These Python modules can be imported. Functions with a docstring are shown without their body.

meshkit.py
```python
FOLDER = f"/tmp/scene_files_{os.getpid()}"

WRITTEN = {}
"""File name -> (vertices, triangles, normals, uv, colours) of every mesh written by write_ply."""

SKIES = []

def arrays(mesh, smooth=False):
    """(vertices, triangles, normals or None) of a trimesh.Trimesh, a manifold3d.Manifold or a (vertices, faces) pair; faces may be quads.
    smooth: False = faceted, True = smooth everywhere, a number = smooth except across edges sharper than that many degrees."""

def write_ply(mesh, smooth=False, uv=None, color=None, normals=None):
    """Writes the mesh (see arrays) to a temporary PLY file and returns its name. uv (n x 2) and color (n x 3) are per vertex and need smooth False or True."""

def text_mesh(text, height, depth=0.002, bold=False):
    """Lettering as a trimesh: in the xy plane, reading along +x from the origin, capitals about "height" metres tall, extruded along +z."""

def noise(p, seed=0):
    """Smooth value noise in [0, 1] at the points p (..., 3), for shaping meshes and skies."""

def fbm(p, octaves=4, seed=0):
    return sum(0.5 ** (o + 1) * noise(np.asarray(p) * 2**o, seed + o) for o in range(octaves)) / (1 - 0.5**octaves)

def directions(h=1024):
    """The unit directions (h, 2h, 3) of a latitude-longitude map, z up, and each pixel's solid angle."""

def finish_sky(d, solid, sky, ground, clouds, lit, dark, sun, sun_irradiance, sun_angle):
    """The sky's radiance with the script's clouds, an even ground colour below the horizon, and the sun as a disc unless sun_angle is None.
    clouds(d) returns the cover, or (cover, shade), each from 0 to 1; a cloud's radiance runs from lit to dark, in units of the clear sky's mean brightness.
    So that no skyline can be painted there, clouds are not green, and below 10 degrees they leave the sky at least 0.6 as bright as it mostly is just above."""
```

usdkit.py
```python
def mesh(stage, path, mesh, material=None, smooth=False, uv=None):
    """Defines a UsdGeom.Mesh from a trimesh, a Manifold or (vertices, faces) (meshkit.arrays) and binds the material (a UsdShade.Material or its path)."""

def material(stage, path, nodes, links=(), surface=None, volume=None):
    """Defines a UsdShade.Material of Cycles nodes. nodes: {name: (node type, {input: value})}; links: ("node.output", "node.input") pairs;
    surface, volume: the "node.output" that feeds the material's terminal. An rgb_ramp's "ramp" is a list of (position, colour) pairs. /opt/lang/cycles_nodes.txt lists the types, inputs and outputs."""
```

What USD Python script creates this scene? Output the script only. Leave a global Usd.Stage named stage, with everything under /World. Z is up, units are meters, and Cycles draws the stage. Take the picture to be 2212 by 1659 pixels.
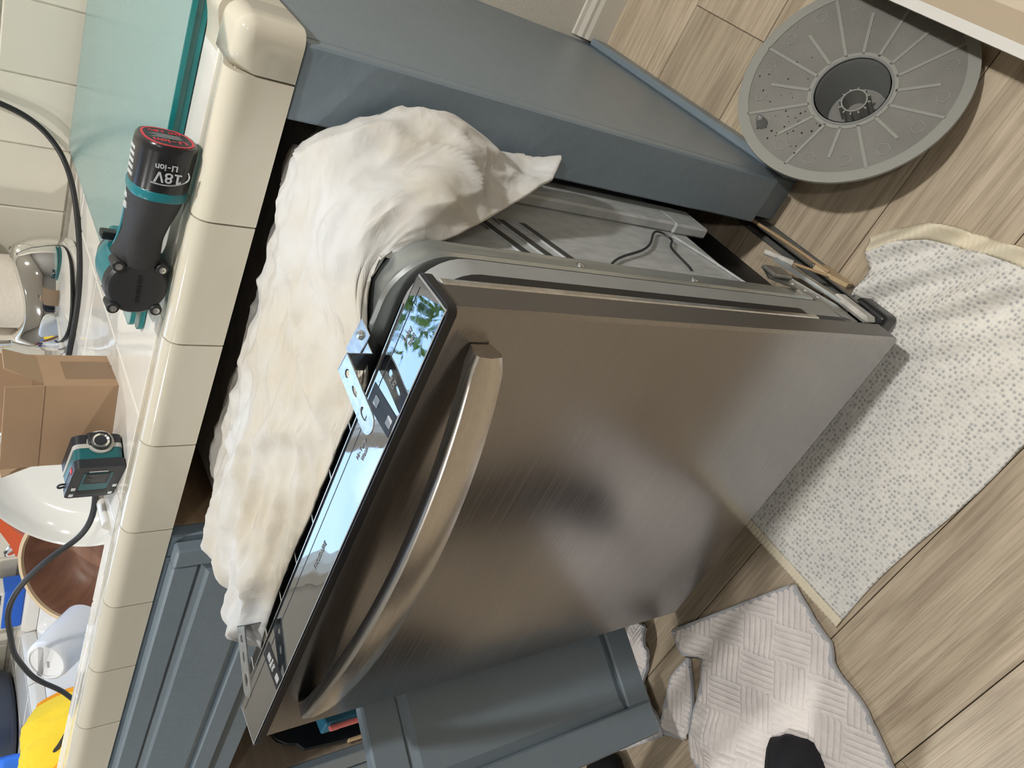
import math, numpy as np, trimesh, usdkit, meshkit
import manifold3d as m3
from shapely.geometry import Polygon, Point, box as sbox
from shapely import affinity
from pxr import Usd, UsdGeom, UsdLux, UsdShade, Gf, Sdf

rng = np.random.default_rng(7)
stage = Usd.Stage.CreateInMemory()
UsdGeom.SetStageUpAxis(stage, 'Z'); UsdGeom.SetStageMetersPerUnit(stage, 1.0)
UsdGeom.Xform.Define(stage, '/World'); UsdGeom.Scope.Define(stage, '/World/Looks')
A = np.array

# ------------------------------------------------------------------ camera, sky, lamps, exposure
EXPOSURE = 0.40
SKY = 3.0
CAN_RIGHT, CAN_LEFT, CAN_FAR_R, CAN_FAR_L = 32.0, 4.0, 10.0, 34.0
CAN_COLOR = (1.0, 0.98, 0.945)
F_PX, CX, CY, CZ, YAW, PITCH, ROLL = 1671.04, 0.23003, -0.71176, 1.17049, 0.69978, 0.68889, -0.00728
fw = A([-math.sin(YAW) * math.cos(PITCH), math.cos(YAW) * math.cos(PITCH), -math.sin(PITCH)])
rt = np.cross(fw, [0, 0, 1]); rt /= np.linalg.norm(rt); up = np.cross(rt, fw)
rt, up = rt * math.cos(ROLL) + up * math.sin(ROLL), up * math.cos(ROLL) - rt * math.sin(ROLL)
cam = UsdGeom.Camera.Define(stage, '/World/camera')
X, Y, Z = -up, rt, -fw                      # the phone was held sideways: picture right is the world's down
cam.AddTransformOp().Set(Gf.Matrix4d(*X, 0, *Y, 0, *Z, 0, CX, CY, CZ, 1))
cam.CreateHorizontalApertureAttr(36.0); cam.CreateFocalLengthAttr(36.0 * F_PX / 2212)
cam.CreateClippingRangeAttr((0.02, 200.0)); cam.CreateExposureAttr(EXPOSURE)
cam.CreateFStopAttr(0.0)

usdkit.material(stage, '/World/Looks/sky', {
    'c': ('texture_coordinate', {}), 'x': ('separate_xyz', {}), 'g': ('rgb_ramp', {'ramp': [(0.0, (.80, .88, 1.0)), (.25, (.62, .78, 1.0)), (.6, (.36, .56, .95)), (1.0, (.22, .42, .85))]}),
    'n': ('noise_texture', {'scale': 2.6, 'detail': 6}),
    'r': ('rgb_ramp', {'ramp': [(0.0, (0, 0, 0)), (.46, (0, 0, 0)), (.70, (.75, .75, .75)), (1.0, (1, 1, 1))]}),
    'm': ('mix_color', {'b': (1.25, 1.27, 1.30)}), 'b': ('background_shader', {'strength': SKY})},
    [('c.generated', 'n.vector'), ('c.generated', 'x.vector'), ('x.z', 'g.fac'), ('n.fac', 'r.fac'), ('r.color', 'm.fac'), ('g.color', 'm.a'), ('m.result', 'b.color')], surface='b.background')
dome = UsdLux.DomeLight.Define(stage, '/World/sky_dome')
dome.CreateIntensityAttr(1.0)
UsdShade.MaterialBindingAPI.Apply(dome.GetPrim()).Bind(UsdShade.Material.Get(stage, '/World/Looks/sky'))

# ------------------------------------------------------------------ helpers: prims
used, mats, place = {}, {}, {}
def numbered(path):
    n = used.get(path, -1) + 1; used[path] = n
    return path if n == 0 else f'{path}_{n:03d}'
def tag(p, label=None, cat=None, group=None, kind=None):
    for k, v in (('label', label), ('category', cat), ('group', group), ('kind', kind)):
        if v: p.SetCustomDataByKey(k, v)
    return p
def thing(name, label=None, cat=None, loc=(0, 0, 0), R=None, group=None, kind=None, parent='/World'):
    path = numbered(f'{parent}/{name}'); x = UsdGeom.Xform.Define(stage, path)
    T = np.eye(4); T[:3, 3] = loc
    if R is not None: T[:3, :3] = R
    x.AddTransformOp().Set(Gf.Matrix4d(*T.T.ravel()))
    place[path] = T
    tag(x.GetPrim(), label, cat, group, kind); return path
def as_vf(mesh):
    if hasattr(mesh, 'to_mesh'):
        m = mesh.to_mesh(); return A(m.vert_properties[:, :3], float), A(m.tri_verts, int)
    if isinstance(mesh, trimesh.Trimesh): return A(mesh.vertices), A(mesh.faces)
    v, f = A(mesh[0], float), A(mesh[1], int)
    return v, (np.vstack([f[:, [0, 1, 2]], f[:, [0, 2, 3]]]) if f.shape[1] == 4 else f)
def obj(name, mesh, mat, parent='/World', smooth=30, label=None, cat=None, group=None, kind=None, local=False):
    """one Mesh prim. Geometry is in world coordinates unless local=True (then in its thing's frame)."""
    path = numbered(f'{parent}/{name}'); v, f = as_vf(mesh)
    T = place.get(parent)
    if T is not None and not local:
        v = (v - T[:3, 3]) @ T[:3, :3]
    if parent != '/World': place[path] = T if T is not None else np.eye(4)
    g = usdkit.mesh(stage, path, (v, f), mats[mat], smooth=smooth)
    tag(g.GetPrim(), label, cat, group, kind)
    if parent == '/World': place[path] = np.eye(4)
    elif len(path.split('/')) == 4: place[path] = T if T is not None else np.eye(4)
    return path

# ------------------------------------------------------------------ helpers: meshes
def cat_(*ms):
    vs, fs, n = [], [], 0
    for m in ms:
        v, f = as_vf(m); vs.append(v); fs.append(f + n); n += len(v)
    return np.vstack(vs), np.vstack(fs)
def xf(mesh, R=None, t=(0, 0, 0)):
    v, f = as_vf(mesh)
    return (v @ (np.eye(3) if R is None else A(R)).T + A(t, float), f)
def rot(axis, deg):
    return trimesh.transformations.rotation_matrix(math.radians(deg), axis)[:3, :3]
def frame(x=None, y=None, z=None):
    """rotation whose columns are the given axes (two are enough)"""
    n = lambda a: A(a, float) / np.linalg.norm(a)
    if z is None: x = n(x); y = n(A(y) - np.dot(y, x) * x); z = np.cross(x, y)
    elif x is not None: z = n(z); x = n(A(x) - np.dot(x, z) * z); y = np.cross(z, x)
    else: z = n(z); y = n(A(y) - np.dot(y, z) * z); x = np.cross(y, z)
    return np.stack([x, y, z], 1)
def cbox(lo, hi, b=0.002):
    """box with chamfered edges"""
    lo, hi = np.minimum(lo, hi).astype(float), np.maximum(lo, hi).astype(float)
    b = min(b, 0.45 * (hi - lo).min()); c, h = (lo + hi) / 2, (hi - lo) / 2
    pts = []
    for s in np.ndindex(2, 2, 2):
        sg = A(s) * 2 - 1
        for k in range(3):
            p = h - b; p = p.copy(); p[k] = h[k]; pts.append(c + sg * p)
    m = trimesh.convex.convex_hull(A(pts)); return A(m.vertices), A(m.faces)
def rbox(lo, hi, r=0.005, n=12):
    lo, hi = np.minimum(lo, hi).astype(float), np.maximum(lo, hi).astype(float)
    r = min(r, 0.49 * (hi - lo).min()); s = m3.Manifold.sphere(r, n)
    parts = [s.translate(list(np.where(A(k) > 0, hi - r, lo + r))) for k in np.ndindex(2, 2, 2)]
    return m3.Manifold.batch_hull(parts)
def prism(poly, z0, z1):
    """extrude a shapely polygon or point list from z0 to z1"""
    if not isinstance(poly, Polygon): poly = Polygon(poly)
    m = trimesh.creation.extrude_polygon(poly, z1 - z0, engine='earcut'); m.apply_translation([0, 0, z0])
    return A(m.vertices), A(m.faces)
def swap(mesh, axes):
    """re-map the axes: column k of the result is column axes[k] of the mesh; keeps the outside out"""
    v, f = as_vf(mesh); w = v[:, axes]
    if np.linalg.det(np.eye(3)[:, axes]) < 0: f = f[:, ::-1]
    return w, f
def prism_x(poly_yz, x0, x1): return swap(prism(poly_yz, x0, x1), [2, 0, 1])
def prism_y(poly_xz, y0, y1): return swap(prism(poly_xz, y0, y1), [0, 2, 1])
def lathe(profile, n=48, closed=False):
    """profile of (r, z) from bottom-outside on; turned round z"""
    P = A(profile, float); k = len(P); t = np.linspace(0, 2 * np.pi, n, endpoint=False)
    v = np.stack([P[:, None, 0] * np.cos(t), P[:, None, 0] * np.sin(t), np.repeat(P[:, None, 1], n, 1)], -1).reshape(-1, 3)
    f = []
    for i in range(k if closed else k - 1):
        i2 = (i + 1) % k
        for j in range(n):
            j2 = (j + 1) % n
            f.append((i * n + j, i * n + j2, i2 * n + j2)); f.append((i * n + j, i2 * n + j2, i2 * n + j))
    m = trimesh.Trimesh(v, f, process=True); m.merge_vertices(); m.update_faces(m.nondegenerate_faces()); return m
def spline(pts, n=12):
    from scipy.interpolate import CubicSpline
    P = A(pts, float); d = np.r_[0, np.cumsum(np.linalg.norm(np.diff(P, axis=0), axis=1))]
    return CubicSpline(d, P)(np.linspace(0, d[-1], n * (len(P) - 1) + 1))
def tube(path, r, n=10, section=None, cap=True, upv=None):
    """sweeps a circle (or the given section, (m,2)) along a polyline"""
    P = A(path, float); k = len(P)
    T = np.gradient(P, axis=0); T /= np.linalg.norm(T, axis=1, keepdims=True)
    S = section if section is not None else np.stack([np.cos(np.arange(n) * 2 * np.pi / n), np.sin(np.arange(n) * 2 * np.pi / n)], 1)
    S = A(S, float); n = len(S); rr = np.broadcast_to(A(r, float), (k,))
    u = A(upv, float) if upv is not None else (A([0, 0, 1.]) if abs(T[0, 2]) < .9 else A([1., 0, 0]))
    V = []
    for i in range(k):
        if upv is not None: u = A(upv, float)
        u = u - np.dot(u, T[i]) * T[i]; u /= np.linalg.norm(u); w = np.cross(T[i], u)
        V.append(P[i] + rr[i] * (S[:, :1] * w + S[:, 1:] * u))
    V = np.vstack(V); F = []
    for i in range(k - 1):
        for j in range(n):
            a, b = i * n + j, i * n + (j + 1) % n
            F += [(a, b, b + n), (a, b + n, a + n)]
    if cap:
        V = np.vstack([V, P[0], P[-1]]); c0, c1 = len(V) - 2, len(V) - 1
        for j in range(n):
            F += [(c0, (j + 1) % n, j), (c1, (k - 1) * n + j, (k - 1) * n + (j + 1) % n)]
    m = trimesh.Trimesh(V, F, process=False)
    if m.volume < 0: m.invert()
    return A(m.vertices), A(m.faces)
def sheet(P, t):
    """a grid of points (a, b, 3) thickened by t below its normal"""
    a, b = P.shape[:2]; du = np.gradient(P, axis=0); dv = np.gradient(P, axis=1)
    N = np.cross(du, dv); N /= np.maximum(np.linalg.norm(N, axis=2, keepdims=True), 1e-12)
    V = np.vstack([P.reshape(-1, 3), (P - t * N).reshape(-1, 3)]); n = a * b
    i = np.arange(n).reshape(a, b)
    q = np.stack([i[:-1, :-1], i[1:, :-1], i[1:, 1:], i[:-1, 1:]], -1).reshape(-1, 4)
    F = [q, q[:, ::-1] + n]
    ring = np.r_[i[0, :-1], i[:-1, -1], i[-1, :0:-1], i[:0:-1, 0]]; nx = np.roll(ring, -1)
    F.append(np.stack([ring, nx, nx + n, ring + n], 1))
    F = np.vstack(F); return V, np.vstack([F[:, [0, 1, 2]], F[:, [0, 2, 3]]])
def hull(*balls):
    return m3.Manifold.batch_hull([m3.Manifold.sphere(r, 16).translate(list(map(float, p))) for p, r in balls])
def bend(poly, fn, z0, z1, step):
    """flat print: prism of a polygon finely cut, moved by fn"""
    return xf(prism(poly, z0, z1))
def text(s, h, origin, ax, ay, depth=0.0004, bold=False, center=True):
    """raised print: lettering reading along ax, upright along ay, on the surface through origin"""
    v, f = as_vf(meshkit.text_mesh(s, h, depth, bold)); v = v.copy()
    if center: v[:, :2] -= (v[:, :2].max(0) + v[:, :2].min(0)) / 2
    return xf((v, f), frame(x=ax, y=ay), origin)

# ------------------------------------------------------------------ materials
def mat(name, color, rough=0.5, metal=0.0, var=0.0, scale=20, bump=0.0, bscale=200, stretch=(1, 1, 1), rnd=0.0, col2=None, lo=.35, hi=.65, detail=3, obj_space=True, **kw):
    c = A(color, float); c2 = A(col2, float) if col2 is not None else c * (1 - var)
    nodes = {'p': ('principled_bsdf', {'base_color': tuple(c), 'roughness': rough, 'metallic': metal, **kw})}; links = []
    need = var > 0 or col2 is not None or bump > 0
    if need:
        nodes['tc'] = ('texture_coordinate', {}); nodes['mp'] = ('mapping', {'scale': tuple(map(float, stretch))})
        links += [('tc.object', 'mp.vector')]
    last = None
    if var > 0 or col2 is not None:
        nodes['n'] = ('noise_texture', {'scale': scale, 'detail': detail, 'roughness': 0.6})
        nodes['r'] = ('rgb_ramp', {'ramp': [(lo, tuple(c2)), (hi, tuple(c))]})
        links += [('mp.vector', 'n.vector'), ('n.fac', 'r.fac')]; last = 'r.color'
    if rnd > 0:
        nodes['oi'] = ('object_info', {}); nodes['mr'] = ('map_range', {'to_min': 1 - rnd, 'to_max': 1 + rnd * .5})
        nodes['h'] = ('hsv', {'color': tuple(c)}); links += [('oi.random', 'mr.value'), ('mr.result', 'h.value')]
        if last: links.append((last, 'h.color'))
        last = 'h.color'
    if last: links.append((last, 'p.base_color'))
    if bump > 0:
        nodes['bn'] = ('noise_texture', {'scale': bscale, 'detail': 2}); nodes['b'] = ('bump', {'strength': 1.0, 'distance': bump})
        links += [('mp.vector', 'bn.vector'), ('bn.fac', 'b.height'), ('b.normal', 'p.normal')]
    mats[name] = usdkit.material(stage, f'/World/Looks/{name}', nodes, links, surface='p.BSDF')
mat('tile_cream', (.63, .59, .485), .09, rnd=.04, bump=.0012, bscale=9)
mat('tile_top', (.76, .74, .69), .07, rnd=.03, bump=.0010, bscale=11)
mat('wall_tile', (.76, .72, .61), .12, rnd=.05, bump=.0010, bscale=12)
mat('grout', (.58, .54, .46), .85, var=.2, scale=60)
mat('plywood', (.36, .24, .14), .7, var=.3, scale=8, stretch=(1, 1, 6))
mat('paint_blue', (.190, .242, .283), .36, bump=.0006, bscale=60, var=.05, scale=9)
mat('paint_wall', (.62, .585, .51), .75, bump=.0008, bscale=220)
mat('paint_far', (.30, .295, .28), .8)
mat('paint_trim', (.66, .62, .54), .4)
mat('ceiling_white', (.8, .8, .78), .9)
mat('tan_inside', (.42, .35, .27), .7, var=.25, scale=7, stretch=(1, 1, 5))
mat('dark_inside', (.03, .028, .027), .8)
mat('plank_gap', (.05, .04, .03), .9)
# floor planks: long grain along x, tone by plank
mats['oak'] = usdkit.material(stage, '/World/Looks/oak', {
    'tc': ('geometry', {}), 'oi': ('object_info', {}), 'off': ('vector_math', {'math_type': 'scale', 'vector1': (7.3, 3.1, 0), 'scale': 1}),
    'add': ('vector_math', {'math_type': 'add'}),
    'm1': ('mapping', {'scale': (1.6, 34, 1)}), 'n1': ('noise_texture', {'scale': 3.0, 'detail': 7, 'roughness': .62, 'distortion': .25}),
    'm2': ('mapping', {'scale': (1.0, 5.0, 1)}), 'n2': ('noise_texture', {'scale': 3.2, 'detail': 3, 'distortion': .9}),
    'm3': ('mapping', {'scale': (3, 190, 1)}), 'n3': ('noise_texture', {'scale': 2.2, 'detail': 2}),
    'r1': ('rgb_ramp', {'ramp': [(.30, (.39, .305, .215)), (.5, (.53, .435, .315)), (.72, (.61, .51, .38))]}),
    'r2': ('rgb_ramp', {'ramp': [(.34, (.72, .70, .68)), (.55, (1, 1, 1))]}),
    'r3': ('rgb_ramp', {'ramp': [(.36, (.74, .72, .70)), (.5, (1, 1, 1))]}),
    'x1': ('mix_color', {'blend_type': 'multiply', 'fac': .8}), 'x2': ('mix_color', {'blend_type': 'multiply', 'fac': .75}),
    'mr': ('map_range', {'to_min': .86, 'to_max': 1.1}), 'h': ('hsv', {}),
    'b': ('bump', {'strength': .5, 'distance': .0006}), 'p': ('principled_bsdf', {'roughness': .42})},
    [('oi.random', 'off.scale'), ('tc.position', 'add.vector1'), ('off.vector', 'add.vector2'), ('add.vector', 'm1.vector'), ('add.vector', 'm2.vector'), ('add.vector', 'm3.vector'),
     ('m1.vector', 'n1.vector'), ('m2.vector', 'n2.vector'), ('m3.vector', 'n3.vector'), ('n1.fac', 'r1.fac'), ('n2.fac', 'r2.fac'), ('n3.fac', 'r3.fac'),
     ('r1.color', 'x1.a'), ('r2.color', 'x1.b'), ('x1.result', 'x2.a'), ('r3.color', 'x2.b'), ('oi.random', 'mr.value'), ('x2.result', 'h.color'), ('mr.result', 'h.value'),
     ('h.color', 'p.base_color'), ('n3.fac', 'b.height'), ('b.normal', 'p.normal')], surface='p.BSDF')
# brushed steel: fine scratches along x
def brushed(name, color, rough, stretch, bump=.00012, aniso=0.0):
    mats[name] = usdkit.material(stage, f'/World/Looks/{name}', {
        'tc': ('texture_coordinate', {}), 'mp': ('mapping', {'scale': stretch}), 'n': ('noise_texture', {'scale': 1.0, 'detail': 3}),
        'mr': ('map_range', {'to_min': rough - .05, 'to_max': rough + .06}), 'b': ('bump', {'strength': .6, 'distance': bump}),
        'p': ('principled_bsdf', {'base_color': color, 'metallic': 1.0, 'anisotropic': aniso})},
        [('tc.object', 'mp.vector'), ('mp.vector', 'n.vector'), ('n.fac', 'mr.value'), ('mr.result', 'p.roughness'), ('n.fac', 'b.height'), ('b.normal', 'p.normal')], surface='p.BSDF')
mat('door_side', (.16, .15, .14), .42, .7)
brushed('steel_door', (.33, .32, .315), .21, (3, 3, 500), .000012)
brushed('steel_handle', (.66, .63, .59), .25, (12, 260, 260), .00001)
mat('chrome', (.85, .85, .84), .05, 1.0)
mat('galvanized', (.62, .66, .69), .28, 1.0, var=.25, scale=160)
mat('zinc_bright', (.72, .74, .75), .22, 1.0, var=.2, scale=90)
mat('frame_metal', (.44, .47, .465), .30, .75, var=.12, scale=14)
mat('tub_plastic', (.36, .38, .38), .42, scale=30, stretch=(1, 3, 1), detail=6, lo=.42, hi=.62, col2=(.45, .47, .47))
mat('inner_door', (.30, .31, .305), .4, var=.1, scale=12)
mat('slot_dark', (.045, .045, .043), .5)
mat('black_plastic', (.012, .012, .014), .35)
mat('black_rubber', (.016, .016, .017), .6)
mat('seal_black', (.008, .008, .009), .5)
mats['panel_gloss'] = usdkit.material(stage, '/World/Looks/panel_gloss', {
    'tc': ('texture_coordinate', {}), 'mp': ('mapping', {'scale': (9, 16, 1)}), 'n': ('noise_texture', {'scale': 1.0, 'detail': 1.0}),
    'b': ('bump', {'strength': .7, 'distance': .0017}),
    'sm': ('noise_texture', {'scale': 22, 'detail': 5}), 'sr': ('map_range', {'from_min': .45, 'from_max': .8, 'to_min': .015, 'to_max': .09, 'clamp': True}),
    'p': ('principled_bsdf', {'base_color': (.36, .38, .41), 'metallic': 1.0, 'roughness': .02})},
    [('tc.object', 'mp.vector'), ('mp.vector', 'n.vector'), ('n.fac', 'b.height'), ('b.normal', 'p.normal'), ('mp.vector', 'sm.vector'), ('sm.fac', 'sr.value'), ('sr.result', 'p.roughness')], surface='p.BSDF')
mat('panel_matte', (.012, .013, .016), .45)
mat('button_grey', (.5, .52, .54), .3)
mat('print_white', (.75, .76, .76), .5)
mat('print_grey', (.30, .31, .32), .5)
mat('print_red', (.62, .05, .07), .5)
mats['cotton'] = usdkit.material(stage, '/World/Looks/cotton', {
    'tc': ('texture_coordinate', {}), 'n': ('noise_texture', {'scale': 5.5, 'detail': 5, 'roughness': .6}), 'r': ('rgb_ramp', {'ramp': [(.36, (.53, .485, .40)), (.60, (.59, .595, .59))]}),
    'w': ('noise_texture', {'scale': 9, 'detail': 3}), 'ws': ('vector_math', {'math_type': 'scale', 'scale': .12}), 'wa': ('vector_math', {'math_type': 'add'}),
    'v': ('voronoi_texture', {'scale': 13, 'feature': 'f1', 'detail': 2, 'roughness': .55}), 'f': ('noise_texture', {'scale': 130, 'detail': 3}),
    'm': ('math', {'math_type': 'multiply_add', 'value2': .035}),
    'b': ('bump', {'strength': .5, 'distance': .006}), 'p': ('principled_bsdf', {'roughness': .9, 'sheen_weight': .1})},
    [('tc.object', 'n.vector'), ('n.fac', 'r.fac'), ('r.color', 'p.base_color'), ('tc.object', 'w.vector'), ('w.color', 'ws.vector1'), ('ws.vector', 'wa.vector1'), ('tc.object', 'wa.vector2'), ('wa.vector', 'v.vector'),
     ('tc.object', 'f.vector'), ('f.fac', 'm.value1'), ('v.distance', 'm.value3'), ('m.value', 'b.height'), ('b.normal', 'p.normal')], surface='p.BSDF')
mat('cotton_lining', (.72, .69, .64), .9, bump=.001, bscale=150)
mat('strainer', (.215, .21, .19), .5, var=.18, scale=9, bump=.0004, bscale=900)
mat('strainer_rim', (.28, .28, .255), .45)
mat('strainer_cup', (.20, .205, .20), .35)
mat('crumb', (.03, .022, .015), .8)
mat('tray_white', (.72, .70, .66), .4)
mat('tray_beige', (.60, .51, .39), .6)
mats['mat_weave'] = usdkit.material(stage, '/World/Looks/mat_weave', {
    'tc': ('texture_coordinate', {}), 'mp': ('mapping', {'scale': (1, 1.0, 0.0)}),
    'v': ('voronoi_texture', {'scale': 150, 'randomness': .45}), 'r': ('rgb_ramp', {'ramp': [(.0, (.40, .42, .43)), (.16, (.50, .50, .49)), (.46, (.86, .83, .76)), (1.0, (.92, .89, .82))]}),
    'n': ('noise_texture', {'scale': 7, 'detail': 3}), 'r2': ('rgb_ramp', {'ramp': [(.35, (.86, .87, .90)), (.65, (1, 1, 1))]}),
    'x': ('mix_color', {'blend_type': 'multiply', 'fac': 1}), 'inv': ('invert', {}), 'b': ('bump', {'strength': .8, 'distance': .002}), 'p': ('principled_bsdf', {'roughness': .9})},
    [('tc.object', 'mp.vector'), ('mp.vector', 'v.vector'), ('v.distance', 'r.fac'), ('tc.object', 'n.vector'), ('n.fac', 'r2.fac'), ('r.color', 'x.a'), ('r2.color', 'x.b'), ('x.result', 'p.base_color'),
     ('v.distance', 'b.height'), ('b.normal', 'p.normal')], surface='p.BSDF')
mat('mat_border', (.78, .70, .53), .9)
mat('towel_border', (.46, .47, .50), .95)
mat('towel_cloth', (.82, .765, .73), .95, col2=(.72, .675, .65), scale=26, bump=.001, bscale=300)
mat('black_cloth', (.010, .010, .014), .85)
mat('navy_cloth', (.016, .018, .03), .85)
mat('skin', (.55, .36, .27), .5)
mat('hair', (.03, .02, .015), .6)
mat('drill_black', (.022, .023, .026), .42)
mat('drill_grip', (.026, .026, .028), .62, bump=.0006, bscale=900)
mat('drill_teal', (.012, .17, .20), .3)
mat('battery_black', (.016, .016, .018), .26)
mat('lamp_teal', (.008, .115, .13), .35)
mat('lamp_black', (.018, .02, .026), .42)
mat('light_grey', (.50, .49, .46), .45)
mat('reflector', (.8, .8, .76), .12, .9)
mat('led_yellow', (.75, .62, .05), .4)
mat('carton', (.42, .275, .165), .8, var=.08, scale=9)
mat('carton_inside', (.40, .27, .165), .85)
mat('carton_edge', (.55, .43, .31), .9)
mat('carton_tape', (.27, .17, .10), .3)
mat('paper', (.72, .66, .57), .95, bump=.0012, bscale=140)
mat('porcelain', (.77, .77, .73), .13)
mat('porcelain_cool', (.78, .79, .80), .16)
mat('sink_white', (.80, .81, .82), .12)
mat('bowl_wood', (.26, .125, .075), .42, var=.25, scale=5, stretch=(3, 14, 3))
mat('bowl_rim', (.62, .47, .28), .4)
mat('bamboo', (.58, .43, .25), .4)
mat('red_enamel', (.72, .11, .045), .3)
mat('pot_navy', (.05, .065, .10), .45, var=.3, scale=5)
mat('blue_plastic', (.02, .13, .62), .45)
mat('blue_bright', (.03, .2, .85), .6)
mat('yellow_cloth', (.90, .62, .03), .9, bump=.001, bscale=250)
mat('orange_cloth', (.85, .33, .01), .9)
mat('pink_box', (.42, .26, .24), .6)
mat('cable_black', (.018, .019, .02), .45)
mat('cable_tan', (.42, .29, .16), .6)
mat('spring_plate', (.36, .36, .34), .35, .8, var=.3, scale=25)
mat('white_pad', (.62, .60, .56), .6, var=.25, scale=60)
mat('teal_box', (.03, .17, .28), .5)
mat('pink_tube', (.62, .16, .15), .4)
mat('pan_black', (.010, .011, .013), .5)
mat('leaf', (.16, .30, .03), .5, var=.4, scale=3, specular_ior_level=.5)
mats['shelf_glass'] = usdkit.material(stage, '/World/Looks/shelf_glass', {
    'tc': ('texture_coordinate', {}), 'n': ('noise_texture', {'scale': 260, 'detail': 2}), 'b': ('bump', {'strength': .35, 'distance': .0006}),
    'p': ('principled_bsdf', {'base_color': (.50, .74, .73), 'roughness': .14, 'transmission_weight': .62, 'ior': 1.5})},
    [('tc.object', 'n.vector'), ('n.fac', 'b.height'), ('b.normal', 'p.normal')], surface='p.BSDF')
mat('glass_edge', (.01, .20, .21), .15)
mats['pane'] = usdkit.material(stage, '/World/Looks/pane', {'t': ('transparent_bsdf', {'color': (.95, .97, .96)}), 'g': ('glossy_bsdf', {'roughness': 0.0}), 'f': ('layer_weight', {'blend': .5}), 'q': ('math', {'math_type': 'power', 'value2': 5.0}), 'a': ('math', {'math_type': 'multiply_add', 'value2': .8, 'value3': .04}), 'm': ('mix_closure', {})},
    [('f.facing', 'q.value1'), ('q.value', 'a.value1'), ('a.value', 'm.fac'), ('t.BSDF', 'm.closure1'), ('g.BSDF', 'm.closure2')], surface='m.closure')
mats['lamp_glow'] = usdkit.material(stage, '/World/Looks/lamp_glow', {'e': ('emission', {'color': CAN_COLOR, 'strength': 12.0})}, [], surface='e.emission')

# ================================================================== SETTING
ZC, YW, FX0, FX1, FY0 = .918, .60, -3.0, 1.9, -3.4      # counter top, back wall, room limits
CEIL = 2.46
fl = thing('floor', kind='structure')
obj('subfloor', cbox((FX0, FY0, -.05), (FX1, YW + .05, -.006), .001), 'plank_gap', fl)
W = .1805
row0 = -.494
k0, k1 = int((FY0 - row0) / W) - 1, int((YW - row0) / W) + 1
ends = {0: -.101, 4: .195}
for k in range(k0, k1 + 1):
    ya, yb = max(row0 + k * W, FY0), min(row0 + (k + 1) * W, YW)
    if yb - ya < .01: continue
    x = (ends[k] if k in ends else rng.uniform(-1.2, 0)) - 2 * 1.22
    if k == 0: x = -.101 - 2.44
    while x < FX1:
        xa, xb = max(x, FX0), min(x + 1.22, FX1)
        if xb - xa > .02: obj('plank', cbox((xa + .0004, ya + .0006, -.006), (xb - .0004, yb - .0006, 0), .0009), 'oak', fl, smooth=False)
        x += 1.22
WIN = (-1.70, -.56, 1.06, 2.06)                           # window opening x0 x1 z0 z1
wb = thing('wall_back', kind='structure')
x0, x1, z0, z1 = WIN
for k, (a, b) in enumerate([((FX0, YW, 0), (x0, YW + .12, CEIL)), ((x1, YW, 0), (FX1, YW + .12, CEIL)), ((x0, YW, 0), (x1, YW + .12, z0)), ((x0, YW, z1), (x1, YW + .12, CEIL))]):
    obj('plaster', cbox(a, b, .0005), 'paint_wall', wb)
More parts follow.
